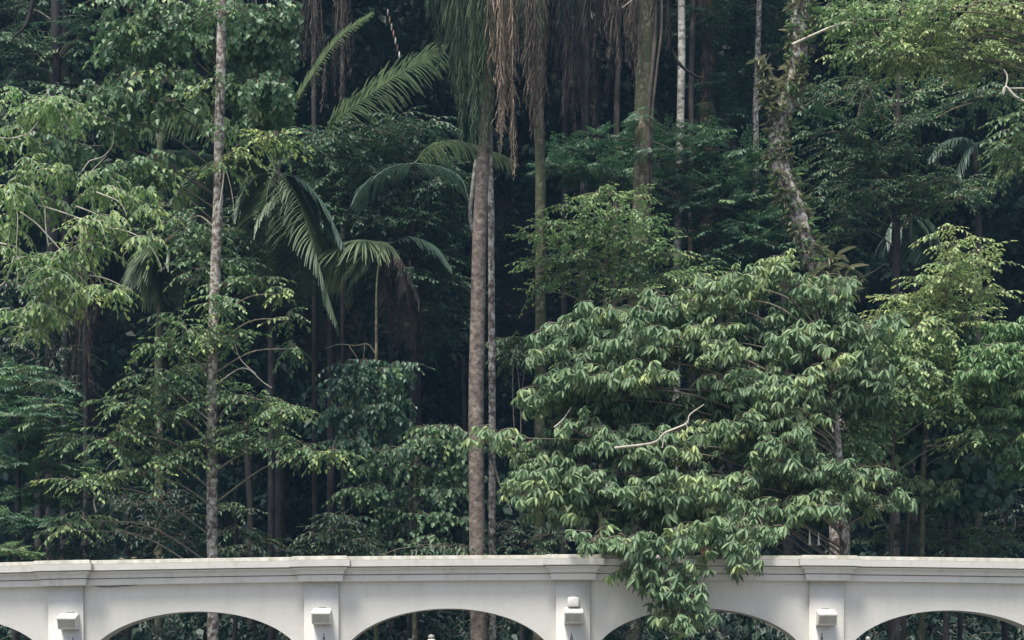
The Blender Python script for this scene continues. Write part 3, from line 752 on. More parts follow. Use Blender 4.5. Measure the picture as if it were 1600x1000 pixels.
# ---- bright top-right canopy
root, org = tree('canopy_tree', 'bright yellow-green canopy hanging into the top right corner', 'tree',
                 [(1750, -200), (1740, 200), (1735, 600), (1730, 1000)], 7, 12, 20, 'bark_brown')
crown(root, [(1450, 10, 60, 22), (1400, 20, 60, 24), (1340, 30, 50, 24, .5, -.1), (1520, 8, 50, 22, 0, .05), (1580, 8, 40, 20, 0, .08), (1430, 52, 60, 18, 0, .05), (1490, 40, 50, 20, 0, .08), (1550, 40, 50, 20), (1590, 60, 40, 20), (1420, 85, 56, 16, 0, .06), (1480, 82, 60, 16, 0, .08), (1540, 85, 50, 16),
             (1380, 100, 40, 14, .4, -.08), (1340, 80, 40, 18, .5, -.12), (1570, 110, 40, 22), (1500, 100, 40, 10), (1300, 20, 50, 30, 1., -.15), (1360, 60, 40, 20), (1590, 145, 20, 16)],
      7, 'alt', 'leaf_bright', .18, .95, .95, 100, 'twig', -.15, True, org, .03, .6)
root, org = tree('canopy_tree', 'shaded dark green tree right of the fern-covered leaning trunk', 'tree',
                 [(1420, -60), (1405, 150), (1400, 400), (1400, 1000)], 10, 5, 8, 'bark_dark')
crown(root, [(1300, 215, 50, 24), (1340, 235, 60, 22), (1310, 265, 60, 24), (1370, 265, 50, 22), (1410, 235, 44, 24, -.3, .04), (1430, 190, 40, 24), (1400, 160, 50, 26), (1340, 140, 50, 24), (1470, 290, 50, 16, -.5, .14), (1500, 305, 36, 13, -.5, .16), (1420, 292, 44, 18, -.4, .05), (1360, 310, 50, 22), (1300, 320, 40, 30),
             (1320, 365, 36, 22), (1470, 140, 50, 24), (1530, 150, 44, 30), (1390, 330, 30, 14), (1440, 330, 30, 14, 0, .08), (1270, 170, 36, 40)],
      10, 'small', 'leaf_fine', .06, .62, 1.25, 60, 'twig', -.1, True, org, .02, .6)
for b in ([(1326, 165), (1345, 135), (1352, 130)], [(1340, 182), (1350, 145), (1362, 130), (1385, 122)], [(1358, 134), (1368, 165), (1378, 188)], [(1462, 185), (1490, 170), (1520, 160)], [(1325, 150), (1290, 165)][::-1], [(1325, 440), (1358, 428), (1382, 412)]):
    bare(root, b, 9, .018, 'twig')
root, org = tree('edge_tree', 'sparse tree with a bare curved limb at the upper right edge', 'tree', [(1680, -60), (1670, 400), (1670, 1000)], 6, 8, 12, 'bark_mottled')
crown(root, [(1590, 210, 26, 24), (1585, 265, 34, 22), (1590, 180, 22, 14), (1575, 232, 24, 12)], 6, 'alt', 'leaf_ovate', .05, .7, 1., 0, 'twig', -.2, True, org, .02, .6)
bare(root, [(1680, 160), (1600, 158), (1572, 136), (1568, 148), (1574, 122), (1568, 108)], 5.5, .035, 'twig_pale')
bare(root, [(1640, 140), (1600, 138), (1572, 138)], 5.5, .025, 'twig_pale')

# ---- middle layered trees
root, org = tree('layered_tree', 'light green tree in flat tiers in front of the mossy trunks', 'tree',
                 [(950, 320), (945, 500), (940, 700), (940, 1000)], 8.5, 3, 6, 'bark_moss')
crown(root, [(960, 305, 40, 10, 0, .08), (1000, 310, 22, 9), (905, 325, 36, 11), (950, 335, 50, 12), (880, 355, 50, 13, 0, .05), (1000, 350, 44, 14), (850, 375, 36, 13, 0, .08), (930, 370, 50, 14), (990, 385, 50, 14), (900, 400, 50, 14), (1030, 400, 44, 16), (850, 415, 30, 11, 0, .1), (960, 420, 50, 14), (880, 440, 44, 12, 0, .04), (1060, 430, 36, 16), (930, 455, 40, 12), (1010, 440, 46, 16), (835, 455, 20, 9), (985, 460, 40, 14), (1090, 440, 30, 18, .5, -.15)],
      8.5, 'alt', 'leaf_bright', -.02, .62, .95, 80, 'twig', -.05, True, org, .018, .7)
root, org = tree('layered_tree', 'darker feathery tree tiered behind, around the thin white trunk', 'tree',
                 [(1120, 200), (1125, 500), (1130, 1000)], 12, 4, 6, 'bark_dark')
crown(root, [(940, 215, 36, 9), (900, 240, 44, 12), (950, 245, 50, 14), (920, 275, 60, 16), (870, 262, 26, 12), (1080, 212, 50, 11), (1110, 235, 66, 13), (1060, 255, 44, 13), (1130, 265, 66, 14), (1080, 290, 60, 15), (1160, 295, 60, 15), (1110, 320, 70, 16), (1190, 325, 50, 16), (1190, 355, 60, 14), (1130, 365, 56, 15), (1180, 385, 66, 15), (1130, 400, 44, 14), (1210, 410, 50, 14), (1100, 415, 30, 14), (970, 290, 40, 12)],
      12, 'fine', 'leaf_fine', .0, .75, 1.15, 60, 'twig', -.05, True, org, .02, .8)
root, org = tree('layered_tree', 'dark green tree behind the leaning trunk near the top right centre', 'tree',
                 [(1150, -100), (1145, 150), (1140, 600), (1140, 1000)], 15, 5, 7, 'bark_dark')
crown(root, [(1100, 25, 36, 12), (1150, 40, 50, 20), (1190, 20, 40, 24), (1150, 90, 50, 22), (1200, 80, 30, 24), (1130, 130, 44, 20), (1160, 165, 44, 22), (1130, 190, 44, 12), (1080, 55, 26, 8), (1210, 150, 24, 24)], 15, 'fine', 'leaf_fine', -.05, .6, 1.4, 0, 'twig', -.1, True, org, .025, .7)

# ---- feathery shrub bottom left
root, org = tree('feathery_shrub', 'feathery blue-green shrub filling the lower left edge', 'shrub',
                 [(30, 600), (28, 800), (25, 980)], 6.5, 4, 6, 'bark_dark')
crown(root, [(20, 585, 44, 14), (50, 605, 44, 14), (20, 630, 44, 16), (75, 640, 34, 13), (45, 655, 50, 16), (85, 680, 34, 12), (30, 690, 44, 18), (80, 710, 44, 16), (110, 735, 30, 14), (40, 730, 50, 18), (20, 770, 44, 22), (80, 765, 50, 20), (20, 820, 50, 24), (70, 820, 50, 24), (10, 862, 26, 10, -2.5, .3)],
      6.5, 'fine', 'leaf_fine', .06, .8, 1.0, 60, 'twig', -.1, True, org, .014, .7)

# ---- dark understory, bottom left and centre
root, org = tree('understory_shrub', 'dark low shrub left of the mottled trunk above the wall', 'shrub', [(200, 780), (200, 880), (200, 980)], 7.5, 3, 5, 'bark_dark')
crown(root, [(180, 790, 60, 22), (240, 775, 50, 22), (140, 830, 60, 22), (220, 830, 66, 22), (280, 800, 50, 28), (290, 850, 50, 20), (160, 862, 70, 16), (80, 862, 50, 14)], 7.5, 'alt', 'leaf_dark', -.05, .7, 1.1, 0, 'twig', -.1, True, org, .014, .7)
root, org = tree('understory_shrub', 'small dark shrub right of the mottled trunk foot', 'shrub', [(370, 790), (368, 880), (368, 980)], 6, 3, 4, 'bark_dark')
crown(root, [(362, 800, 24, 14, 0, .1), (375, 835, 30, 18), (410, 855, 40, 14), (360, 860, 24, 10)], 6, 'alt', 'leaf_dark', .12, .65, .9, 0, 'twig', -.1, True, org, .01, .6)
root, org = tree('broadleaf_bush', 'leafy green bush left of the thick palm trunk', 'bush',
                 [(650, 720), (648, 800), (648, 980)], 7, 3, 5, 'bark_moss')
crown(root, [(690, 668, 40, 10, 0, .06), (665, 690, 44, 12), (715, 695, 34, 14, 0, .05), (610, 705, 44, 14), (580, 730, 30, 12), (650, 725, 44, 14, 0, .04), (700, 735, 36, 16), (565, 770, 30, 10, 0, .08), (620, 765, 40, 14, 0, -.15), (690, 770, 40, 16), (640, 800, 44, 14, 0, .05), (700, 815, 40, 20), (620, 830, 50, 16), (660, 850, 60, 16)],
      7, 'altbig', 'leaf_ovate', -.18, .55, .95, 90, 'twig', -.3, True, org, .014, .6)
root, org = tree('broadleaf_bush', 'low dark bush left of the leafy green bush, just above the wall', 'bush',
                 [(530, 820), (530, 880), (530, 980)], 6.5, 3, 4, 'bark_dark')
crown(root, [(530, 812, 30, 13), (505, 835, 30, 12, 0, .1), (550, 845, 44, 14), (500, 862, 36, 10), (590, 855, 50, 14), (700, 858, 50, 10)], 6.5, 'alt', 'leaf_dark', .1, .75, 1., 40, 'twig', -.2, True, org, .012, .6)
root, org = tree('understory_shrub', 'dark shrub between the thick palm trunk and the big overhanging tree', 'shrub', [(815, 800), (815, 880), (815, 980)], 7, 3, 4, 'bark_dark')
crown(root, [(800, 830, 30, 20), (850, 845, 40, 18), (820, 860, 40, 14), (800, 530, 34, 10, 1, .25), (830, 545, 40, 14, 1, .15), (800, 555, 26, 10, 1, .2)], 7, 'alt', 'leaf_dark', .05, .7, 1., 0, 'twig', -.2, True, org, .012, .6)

# ---- thin pale-stemmed tree, centre left
root, org = tree('thin_tree', 'thin tree with slim straight stem and dark drooping foliage, centre left', 'tree',
                 [(596, 376), (589, 440), (588, 490), (588, 560), (588, 700), (588, 810), (588, 980)], 7.8, .9, 4.5, 'bark_moss')
crown(root, [(560, 568, 44, 10), (610, 575, 36, 12), (580, 595, 50, 14, 0, -.05), (545, 610, 34, 12), (610, 620, 36, 16, 0, -.05), (530, 645, 26, 10, -.2, .08), (575, 645, 44, 16), (560, 675, 30, 12), (610, 665, 36, 14, 0, -.08), (545, 690, 24, 9)], 7.8, 'altbig', 'leaf_broad', -.05, .62, .95, 60, 'twig', -.4, True, org, .014, .6)
for b in ([(588, 555), (575, 538), (555, 540), (530, 538), (508, 545)], [(545, 540), (555, 555), (562, 565)], [(570, 538), (568, 560)]):
    bare(root, b, 7.6, .014, 'twig')
root, org = tree('fine_leaved_tree', 'hazy fine-leaved tree between the palm fronds in the centre left', 'tree',
                 [(655, 200), (655, 400), (655, 700), (655, 1000)], 10.5, 1.5, 5, 'bark_dark')
crown(root, [(520, 215, 40, 20), (590, 205, 60, 18), (650, 200, 50, 20), (560, 240, 66, 18), (630, 240, 66, 20), (510, 265, 50, 20), (580, 275, 70, 20), (660, 275, 56, 22), (530, 310, 60, 20), (610, 315, 70, 22), (690, 300, 40, 24), (560, 350, 66, 20), (650, 350, 66, 22), (700, 350, 30, 24),
             (670, 400, 50, 24), (640, 440, 50, 24), (690, 450, 40, 24), (660, 490, 50, 22), (680, 530, 36, 18), (620, 390, 50, 20), (480, 250, 40, 30), (470, 300, 40, 30), (490, 350, 40, 30)], 10.5, 'small', 'leaf_fine', -.12, .95, 1.35, 60, 'twig', -.1, True, org, .02, .7)

# ---- back trees on the left
root, org = tree('back_tree', 'dim blue-green tree in the upper left corner behind brighter leaves', 'tree', [(90, -100), (85, 200), (80, 600), (80, 1000)], 13, 8, 10, 'bark_dark')
crown(root, [(20, 70, 50, 26), (70, 90, 56, 26), (120, 70, 50, 30), (40, 130, 60, 26), (110, 130, 60, 26), (30, 20, 50, 24), (150, 40, 40, 30), (60, 210, 66, 30), (150, 200, 50, 30), (130, 250, 50, 20)], 13, 'small', 'leaf_fine', -.08, .62, 1.5, 0, 'twig', -.1, True, org, .03, .7)
bare(root, [(55, -10), (40, 40), (18, 60)], 12, .06, 'bark_dark')
root, org = tree('back_tree', 'dim tree filling the gap left of the mottled trunk at mid height', 'tree', [(250, 200), (250, 400), (250, 490), (248, 580), (248, 1000)], 11, 5, 7, 'bark_moss')
crown(root, [(230, 330, 56, 24), (290, 345, 50, 24), (270, 385, 60, 26), (200, 380, 36, 24), (320, 400, 50, 26), (290, 430, 50, 20), (390, 330, 44, 24), (400, 280, 44, 24), (360, 370, 40, 22), (440, 300, 44, 24)], 11, 'alt', 'leaf_dark', .08, .6, 1.35, 0, 'twig', -.2, True, org, .02, .7)
root, org = tree('back_tree', 'dim shrubby tree low down on the far left behind the hanging branches', 'tree', [(60, 520), (60, 700), (60, 1000)], 12, 5, 7, 'bark_dark')
crown(root, [(30, 540, 50, 22), (90, 550, 50, 22), (60, 500, 60, 20), (40, 450, 60, 24), (100, 600, 30, 20)], 12, 'alt', 'leaf_dark', -.02, .6, 1.4, 0, 'twig', -.2, True, org, .02, .7)

# ------------------------------------------------------------------ palms
def frond(root, pts, y, leaf_m, n=46, width=.035, droop=.9, mat='palm_green', tint=0., spread=1.0, curtain=0., seg=3, name='frond', stalk=.0, rr=.016):
    """rachis through photo points; leaflets on both sides bending down"""
    P = [at(p[0], p[1], y + (p[2] if len(p) > 2 else 0)) for p in pts]
    C = catmull(P, n + 2)
    T = np.gradient(C, axis=0); T /= np.linalg.norm(T, axis=1)[:, None]
    s = Spray()
    v, q = tube(C[::4] if len(C) > 24 else C, rr, rr * .3, max(8, n // 4), 4); s.add(v, q, .6 + tint, 0)
    down = np.array([0, 0, -1.])
    for i in range(1, n + 1):
        t = i / n
        if t < stalk: continue
        c = C[i]; tg = T[i]
        side = np.cross(tg, np.array([0, 0, 1.]))
        if np.linalg.norm(side) < .25: side = side + np.array([.7, .3, 0])
        side /= np.linalg.norm(side)
        ll = leaf_m * (math.sin(math.pi * (t * .86 + .10)) ** .6)
        for sd in (-1, 1):
            L = ll * (g(.85, 1.12) if curtain < .4 else g(.45, 1.25))
            d = side * sd * spread * g(.8, 1.1) + tg * g(.35, .6) + np.array([0, 0, g(-.05, .15)]) * (1 - curtain)
            d = d * (1 - curtain) + (down + side * sd * .18 + np.array([g(-.12, .12), g(-.12, .12), 0])) * curtain
            d /= np.linalg.norm(d)
            wv = np.cross(d, down); 
            if np.linalg.norm(wv) < .15: wv = tg + np.array([g(-.3, .3), g(-.3, .3), 0])
            wv = wv / np.linalg.norm(wv)
            rows = []
            p = c.copy(); dd = d.copy(); w_ = width * g(.8, 1.2)
            for k in range(seg + 1):
                u = k / seg
                hw = w_ * .5 * (1 - u * .85) * (.55 + .45 * min(1, u * 4 + .3))
                rows.append(p - wv * hw); rows.append(p + wv * hw)
                dd = dd + down * droop * (.35 + u) / seg * 1.2; dd /= np.linalg.norm(dd)
                p = p + dd * L / seg + (rng.normal(0, .02, 3) if curtain > .4 else 0)
            Q = [(2 * k, 2 * k + 1, 2 * k + 3, 2 * k + 2) for k in range(seg)]
            s.add(np.array(rows), np.array(Q), .5 + tint + g(-.16, .16), 0)
    s.done()
    return link(name, mesh_np(name, s.V, s.Q, [M[mat]], np.clip(s.t, 0, 1)), root)

def hang(root, crown_px, y, specs, mat, tint=0., leaf_m=.55, n=44, width=.045, name='frond', droop=1.5, spread=.35):
    """fronds that arch out of a crown above the frame and hang down: (x_end, y_end, bulge)"""
    cx, cy = crown_px
    n0 = n
    for (xe, ye, dy) in specs:
        top = (cx + (xe - cx) * .7, cy - 30, dy * .6)
        n = int(n0 * 1.5); width = max(width, .042)
        frond(root, [(cx, cy, 0), top, (xe, cy + (ye - cy) * .35, dy), (xe + g(-6, 6), cy + (ye - cy) * .7, dy), (xe + g(-8, 8), ye, dy)], y, leaf_m * g(.85, 1.1), n, width, droop, mat, tint + g(-.08, .08), spread, .45, 3, name, .25)

# tall palm in the middle
root, org = tree('tall_palm', 'tall palm with thick ringed trunk and hanging green and straw-coloured fronds', 'palm tree',
                 [(768, -150), (764, 100), (759, 200), (754, 270), (750, 350), (747, 480), (744, 650), (746, 860), (748, 1000)], 6, 8.5, 14, 'bark_palm', sides=16, wob=.025)
hang(root, (772, -140), 6, [(700, 60, -.6), (700, 130, -.3), (712, 180, -.6), (726, 215, -.4), (738, 232, -.8), (746, 190, -.9), (678, 60, .5), (690, 110, .2), (718, 150, -.8), (735, 180, .4), (708, 150, .7), (742, 225, -.3), (665, 20, -.2), (722, 225, -.2)], 'palm_green', -.12, .55, 56, .045)
hang(root, (768, -140), 6, [(748, 238, -1.0), (756, 225, -1.1), (763, 205, -1.1), (752, 160, -1.2), (766, 240, -.9), (740, 150, -1.1), (759, 110, -1.2)], 'palm_green', -.2, .5, 50, .045)
hang(root, (775, -140), 6, [(778, 150, -.7), (782, 200, -.9), (788, 235, -.6), (797, 268, -.7), (776, 130, -1.1), (786, 170, -.9), (780, 205, -1.2), (784, 235, -1.1), (792, 120, -.9), (770, 100, -1.2), (800, 276, -1.)], 'palm_dead', .08, .42, 56, .03, 'dead_frond')
hang(root, (775, -140), 6, [(850, 60, .6), (815, 90, .5), (675, -10, .3)], 'palm_green', -.1, .5, 40, .03)
# brown-skirted palm
root, org = tree('skirted_palm', 'mossy palm trunk with a long skirt of brown dead fronds right of centre', 'palm tree',
                 [(836, -140), (840, 100), (844, 250), (845, 350), (845, 500), (843, 700), (842, 1000)], 9, 8, 9, 'bark_moss', sides=12, wob=.05)
hang(root, (836, -130), 9, [(838, 190, -.8), (846, 225, -.7), (829, 150, -.8), (851, 160, -.8), (820, 120, -.5), (826, 170, -.6), (832, 215, -.6), (838, 240, -.5), (845, 180, -.4), (850, 110, -.5), (824, 60, -.4), (856, 60, 0), (812, 90, .4), (840, 150, .4)], 'palm_brown', .08, .5, 46, .03, 'dead_frond')
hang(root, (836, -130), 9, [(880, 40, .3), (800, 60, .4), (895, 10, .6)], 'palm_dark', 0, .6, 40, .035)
# row of dim palms
root, org = tree('dim_palm', 'dim palm with drooping purple-brown fronds between the centre trunks', 'palm tree',
                 [(918, -160), (916, 100), (912, 400), (912, 1000)], 14, 6, 7, 'bark_dark')
hang(root, (918, -120), 14, [(880, 180, -.5), (895, 210, -.5), (908, 190, -.3), (925, 60, -1.), (930, 40, -1.), (935, 200, -.3), (950, 150, 0), (870, 120, .4), (900, 130, .5), (920, 215, .3), (918, 70, -1), (885, 80, 0), (942, 90, .5)], 'palm_brown', -.12, .8, 46, .045, 'dead_frond')
root, org = tree('brown_barked_palm', 'slim palm with light brown fibrous trunk left of the twin mossy trunk', 'palm tree',
                 [(962, -160), (966, 60), (965, 130), (963, 215), (962, 400), (962, 1000)], 14, 3.5, 6, 'bark_brown')
hang(root, (965, -120), 13, [(945, 60, -.4), (955, 90, -.5), (975, 70, -.4), (985, 100, -.4), (992, 140, -.3), (940, 30, .2), (966, 110, -.5)], 'palm_brown', .1, .6, 40, .04, 'dead_frond')
# twin mossy trunk
root, org = tree('mossy_tree', 'thick moss-covered double trunk wrapped by a climbing root, right of centre', 'tree',
                 [(1012, -140), (1010, 60), (1005, 200), (1002, 330), (996, 450), (990, 560), (988, 1000)], 10.5, 13, 15, 'bark_moss', sides=14, wob=.09)
for b, r in (([(1022, -140), (1024, 20), (1020, 100), (1013, 170), (1014, 240), (1010, 330)], .055), ([(1030, -140), (1034, 30), (1026, 110), (1018, 200), (1016, 320), (1000, 460)], .035)):
    bare(root, b, 10.1, r, 'bark_brown', 7, 'climbing_root', .8)
hang(root, (1010, -120), 10.5, [(985, 60, -.4), (992, 95, -.5), (1030, 50, -.3), (1018, 30, -.5), (1000, 110, -.5), (1040, 80, .3)], 'palm_brown', .05, .45, 36, .035, 'dead_frond')
bare(root, [(1035, -30), (1010, -20), (985, 2), (972, 12)], 9.8, .03, 'twig_pale')
crown(root, [(1000, 180, 16, 8, -.3), (1005, 240, 14, 10, -.3), (990, 420, 20, 14, -.3, -.1)], 10.3, 'fine', 'leaf_fine', 0, .7, .8, 0, 'twig', -.6, False)
# white trunk
root, org = tree('white_trunked_tree', 'thin straight white-barked trunk above the dark tiered foliage', 'tree',
                 [(1063, -140), (1065, 60), (1063, 200), (1060, 330), (1058, 430), (1057, 600), (1056, 1000)], 12.6, 5.6, 6.5, 'bark_pale', wob=.04)
bare(root, [(1048, 75), (1062, 100), (1085, 118), (1100, 122)], 11, .05, 'bark_dark')
root, org = tree('brown_thin_trunk', 'thin brown trunk just right of the white-barked one', 'tree', [(1088, -140), (1082, 60), (1080, 190), (1080, 1000)], 14, 4, 4.5, 'bark_brown')
root, org = tree('reddish_trunk', 'short view of a thick reddish fibrous trunk near the top', 'tree', [(1106, -140), (1106, 20), (1108, 60), (1104, 200), (1104, 1000)], 18, 9, 10, 'bark_red')
root, org = tree('peeling_trunk', 'slim pale peeling trunk left of the fern-covered leaning trunk', 'tree', [(1190, -140), (1184, 90), (1180, 180), (1181, 260), (1182, 1000)], 14, 4, 5, 'bark_mottled')
bare(root, [(1182, 130), (1200, 90), (1204, 82)], 13.7, .02, 'twig')
root, org = tree('brown_leaning_trunk', 'brown slanting trunk half hidden below the dark tiered foliage', 'tree', [(1090, -40), (1115, 180), (1150, 240), (1190, 330), (1230, 500), (1230, 1000)], 15, 5, 8, 'bark_brown')
# trunk beside the tall palm
root, org = tree('companion_trunk', 'thin pale spotted trunk standing tight against the thick palm trunk', 'tree',
                 [(764, -140), (764, 200), (767, 330), (768, 450), (769, 600), (769, 870), (770, 1000)], 6.6, 5, 5.5, 'bark_mottled')
bare(root, [(770, 720), (782, 760), (800, 800)], 6.4, .03, 'twig')
root, org = tree('companion_trunk', 'short pale trunk glimpsed left of the thick palm trunk below its fronds', 'tree', [(744, 250), (739, 290), (735, 340), (746, 400), (750, 500), (750, 1000)], 8, 3, 3, 'bark_pale')

# ---- leaning epiphyte trunk
LT = [(1262, -140), (1250, 20), (1246, 90), (1233, 150), (1216, 205), (1220, 265), (1243, 330), (1264, 390), (1290, 440), (1306, 520), (1312, 700), (1312, 1000)]
root, org = tree('epiphyte_trunk', 'leaning crooked trunk thickly covered in ferns and bromeliads', 'tree', LT, 7.5, 14, 17, 'bark_mottled', sides=14, wob=.12)
Ct = catmull(trunk_pts(LT, 7.5)[:-1], 120)
def rosette(root, c, s, up, mat='fern', n=8):
    sp = Spray()
    for i in range(n):
        yaw = g(0, 6.28); v, q = leaf(s * g(.7, 1.2), s * g(.20, .34), .2, g(.3, .9), 'lance')
        v = v @ rot(yaw, g(-.2, 1.1), 0).T
        sp.add(v, q, .5 + g(-.3, .3), 0)
    sp.done()
    o = link('epiphyte', mesh_np('epiphyte', sp.V + c, sp.Q, [M[mat]], np.clip(sp.t, 0, 1)), root)
for i in range(270):
    t = rng.uniform(.03, .70); c = Ct[int(t * 119)]; a = rng.uniform(-.2, math.pi + .2)
    rad = .18
    rosette(root, c + np.array([math.cos(a) * rad * 1.1, -math.sin(a) * rad, 0]), g(.11, .25), 0, 'fern' if rng.random() < .62 else 'leaf_ovate')
bare(root, [(1238, 70), (1268, 56), (1300, 42), (1325, 36), (1342, 40)], 7.2, .035, 'twig_pale')
bare(root, [(1200, 110), (1210, 130), (1213, 165)], 7.4, .05, 'bark_moss')
for px, py in ((1200, 120), (1206, 150), (1190, 100), (1212, 180), (1196, 135)):
    for _ in range(4): rosette(root, at(px + g(-10, 10), py + g(-12, 12), 7.3), g(.15, .28), 0, 'fern')
for px, py in ((1310, 410), (1318, 425), (1300, 430), (1325, 445), (1308, 455), (1280, 420)):
    for _ in range(3): rosette(root, at(px + g(-14, 14), py + g(-12, 12), 7.2), g(.25, .4), 0, 'fern')

# ---- feather palm, left of centre
root, org = tree('feather_palm', 'feathery green palm spreading large arched fronds right of the mottled trunk', 'palm tree',
                 [(432, 262), (428, 400), (424, 520), (424, 650), (424, 1000)], 8.5, 4.5, 6, 'bark_dark')
FP = [([(432, 268), (450, 310), (462, 370), (470, 430), (480, 480)], .8, .15, .7, 'palm_green', -.04, -.4),
      ([(432, 268), (425, 300), (400, 350), (395, 410), (400, 450)], .75, .15, .8, 'palm_green', -.06, -.2),
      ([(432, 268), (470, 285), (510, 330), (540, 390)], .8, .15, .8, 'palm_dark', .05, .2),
      ([(432, 270), (425, 225), (445, 190), (480, 130), (530, 60), (585, 20)], .30, .0, .2, 'palm_green', .14, -.6),
      ([(432, 268), (460, 300), (485, 370), (505, 440), (525, 505)], .95, .1, .7, 'palm_green', .0, -.3),
      ([(432, 268), (420, 290), (415, 340), (420, 420), (430, 470)], .8, .15, .9, 'palm_green', -.05, -.5),
      ([(432, 268), (400, 280), (380, 320), (370, 370)], .7, .1, .8, 'palm_green', -.05, 0),
      ([(432, 268), (400, 220), (340, 185), (280, 180), (215, 205)], .85, 0, .6, 'palm_green', -.02, .3),
      ([(432, 268), (380, 250), (320, 270), (270, 320)], .75, .05, .7, 'palm_green', -.05, -.1),
      ([(432, 268), (405, 190), (390, 110), (370, 60), (352, 70)], .7, 0, .5, 'palm_green', -.06, .5),
      ([(432, 268), (470, 300), (480, 380), (475, 450)], .8, .2, .9, 'palm_green', -.08, .6),
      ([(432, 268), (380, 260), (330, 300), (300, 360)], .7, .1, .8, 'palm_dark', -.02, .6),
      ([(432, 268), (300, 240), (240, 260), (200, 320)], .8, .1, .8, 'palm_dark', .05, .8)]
for pts, lm, cu, dr, mt, ti, dy in FP:
    frond(root, [(p[0], p[1], dy * min(1, k / 2)) for k, p in enumerate(pts)], 8.3, lm * 1.25, 90, .055, dr, mt, ti, 1., cu, 3, 'frond', .12)
root, org = tree('feather_palm', 'palm with broad combed fronds left of the thick palm trunk', 'palm tree',
                 [(610, 372), (612, 450), (612, 700), (612, 1000)], 9.8, 3, 4, 'bark_dark')
for pts, lm, cu, dr, mt, ti, dy in [([(612, 380), (590, 378), (560, 375), (530, 382), (512, 395)], 1.6, .35, .45, 'palm_green', .1, -.6),
                                ([(612, 380), (580, 390), (556, 420), (540, 470)], .7, .3, .6, 'palm_green', 0, -.3),
                                ([(612, 380), (640, 370), (680, 385), (705, 420)], .8, .3, .6, 'palm_dark', 0, 0),
                                ([(612, 385), (630, 430), (640, 490), (640, 545)], .4, .4, .9, 'palm_brown', .05, -.3), ([(612, 385), (618, 430), (622, 490), (618, 540)], .4, .4, .9, 'palm_brown', .0, -.2),
                                ([(612, 385), (600, 430), (606, 470), (608, 525)], .4, .4, .9, 'palm_brown', .0, -.4), ([(612, 385), (635, 420), (655, 470), (660, 520)], .4, .4, .9, 'palm_brown', -.05, 0)]:
    frond(root, [(p[0], p[1], dy * min(1, k / 2)) for k, p in enumerate(pts)], 9.6, lm, 80, .055, dr, mt, ti, 1., cu, 3, 'dead_frond' if mt == 'palm_brown' else 'frond', .1)
root, org = tree('feather_palm', 'palm frond combing out above the fine-leaved tree near the top centre', 'palm tree',
                 [(520, 190), (518, 400), (516, 1000)], 11.5, 5, 7, 'bark_dark')
frond(root, [(500, 215), (530, 185), (565, 158), (610, 125), (660, 95), (695, 80)], 9.2, 1.2, 84, .055, .55, 'palm_green', .06, 1., .05, 4, 'frond', .05)
frond(root, [(505, 215), (540, 230), (580, 250), (620, 290)], 10.5, .8, 46, .04, .6, 'palm_dark', .02, 1., .1, 3, 'frond', .1)
frond(root, [(505, 210), (480, 220), (450, 250)], 10.8, .7, 36, .04, .6, 'palm_dark', .02, 1., .1, 3, 'frond', .1)
root, org = tree('feather_palm', 'low arched palm frond crossing behind the thick trunk at upper centre', 'palm tree',
                 [(650, 260), (645, 400), (640, 1000)], 10, 3, 5, 'bark_dark')
frond(root, [(648, 255), (670, 232), (700, 222), (735, 226), (775, 240), (805, 252)], 7.4, .62, 80, .045, .7, 'palm_green', .04, 1., .15, 3, 'frond', .05)
frond(root, [(648, 255), (690, 262), (720, 280), (735, 320)], 8.5, .6, 40, .035, .7, 'palm_dark', .02, 1., .15, 3, 'frond', .05)
frond(root, [(648, 255), (610, 262), (570, 290), (550, 320)], 8.5, .7, 40, .035, .7, 'palm_dark', .04, 1., .15, 3, 'frond', .05)
root, org = tree('small_palm', 'small palm with one pale drooping frond left of the mottled trunk', 'palm tree',
                 [(250, 395), (250, 480), (250, 600), (250, 1000)], 9.5, 4, 6, 'bark_moss')
for pts, lm, ti in [([(262, 385), (245, 380), (228, 392), (216, 425)], 1.5, .1), ([(262, 385), (252, 384), (240, 400), (232, 440)], 1.3, .08), ([(262, 385), (266, 400), (266, 430), (262, 460)], .8, 0), ([(262, 385), (250, 388), (246, 410), (248, 450)], 1.2, .04)]:
    frond(root, pts, 9.3, lm, 70, .055, .8, 'palm_green', ti, .8, .35, 3, 'frond', .05)

# dim palms on the right
for lab, c, y, fr in (('dim palm tucked in the shadow at the right above the sapling', (1525, 225), 13, [[(1525, 225), (1500, 215), (1470, 225), (1450, 250)], [(1525, 225), (1545, 220), (1570, 240), (1580, 275)], [(1525, 225), (1510, 235), (1495, 265), (1490, 300)], [(1525, 225), (1530, 250), (1535, 290), (1535, 320)], [(1525, 225), (1550, 240), (1560, 270), (1562, 300)]]),
                      ('dim fan of palm leaflets in deep shadow above the big tree', (1425, 335), 13, [[(1425, 335), (1400, 340), (1385, 365), (1380, 395)], [(1425, 335), (1445, 345), (1458, 370), (1462, 400)], [(1425, 335), (1425, 350), (1424, 380), (1422, 410)], [(1425, 335), (1405, 350), (1398, 380), (1396, 405)], [(1425, 335), (1440, 355), (1445, 380), (1444, 405)]])):
    root, org = tree('shadow_palm', lab, 'palm tree', [c, (c[0] + 4, c[1] + 200), (c[0] + 4, 1000)], y, 5, 6, 'bark_dark')
    for pts in fr: frond(root, pts, y - .3, .8, 40, .04, .8, 'palm_dark', .1, .9, .25, 3, 'frond', .05)
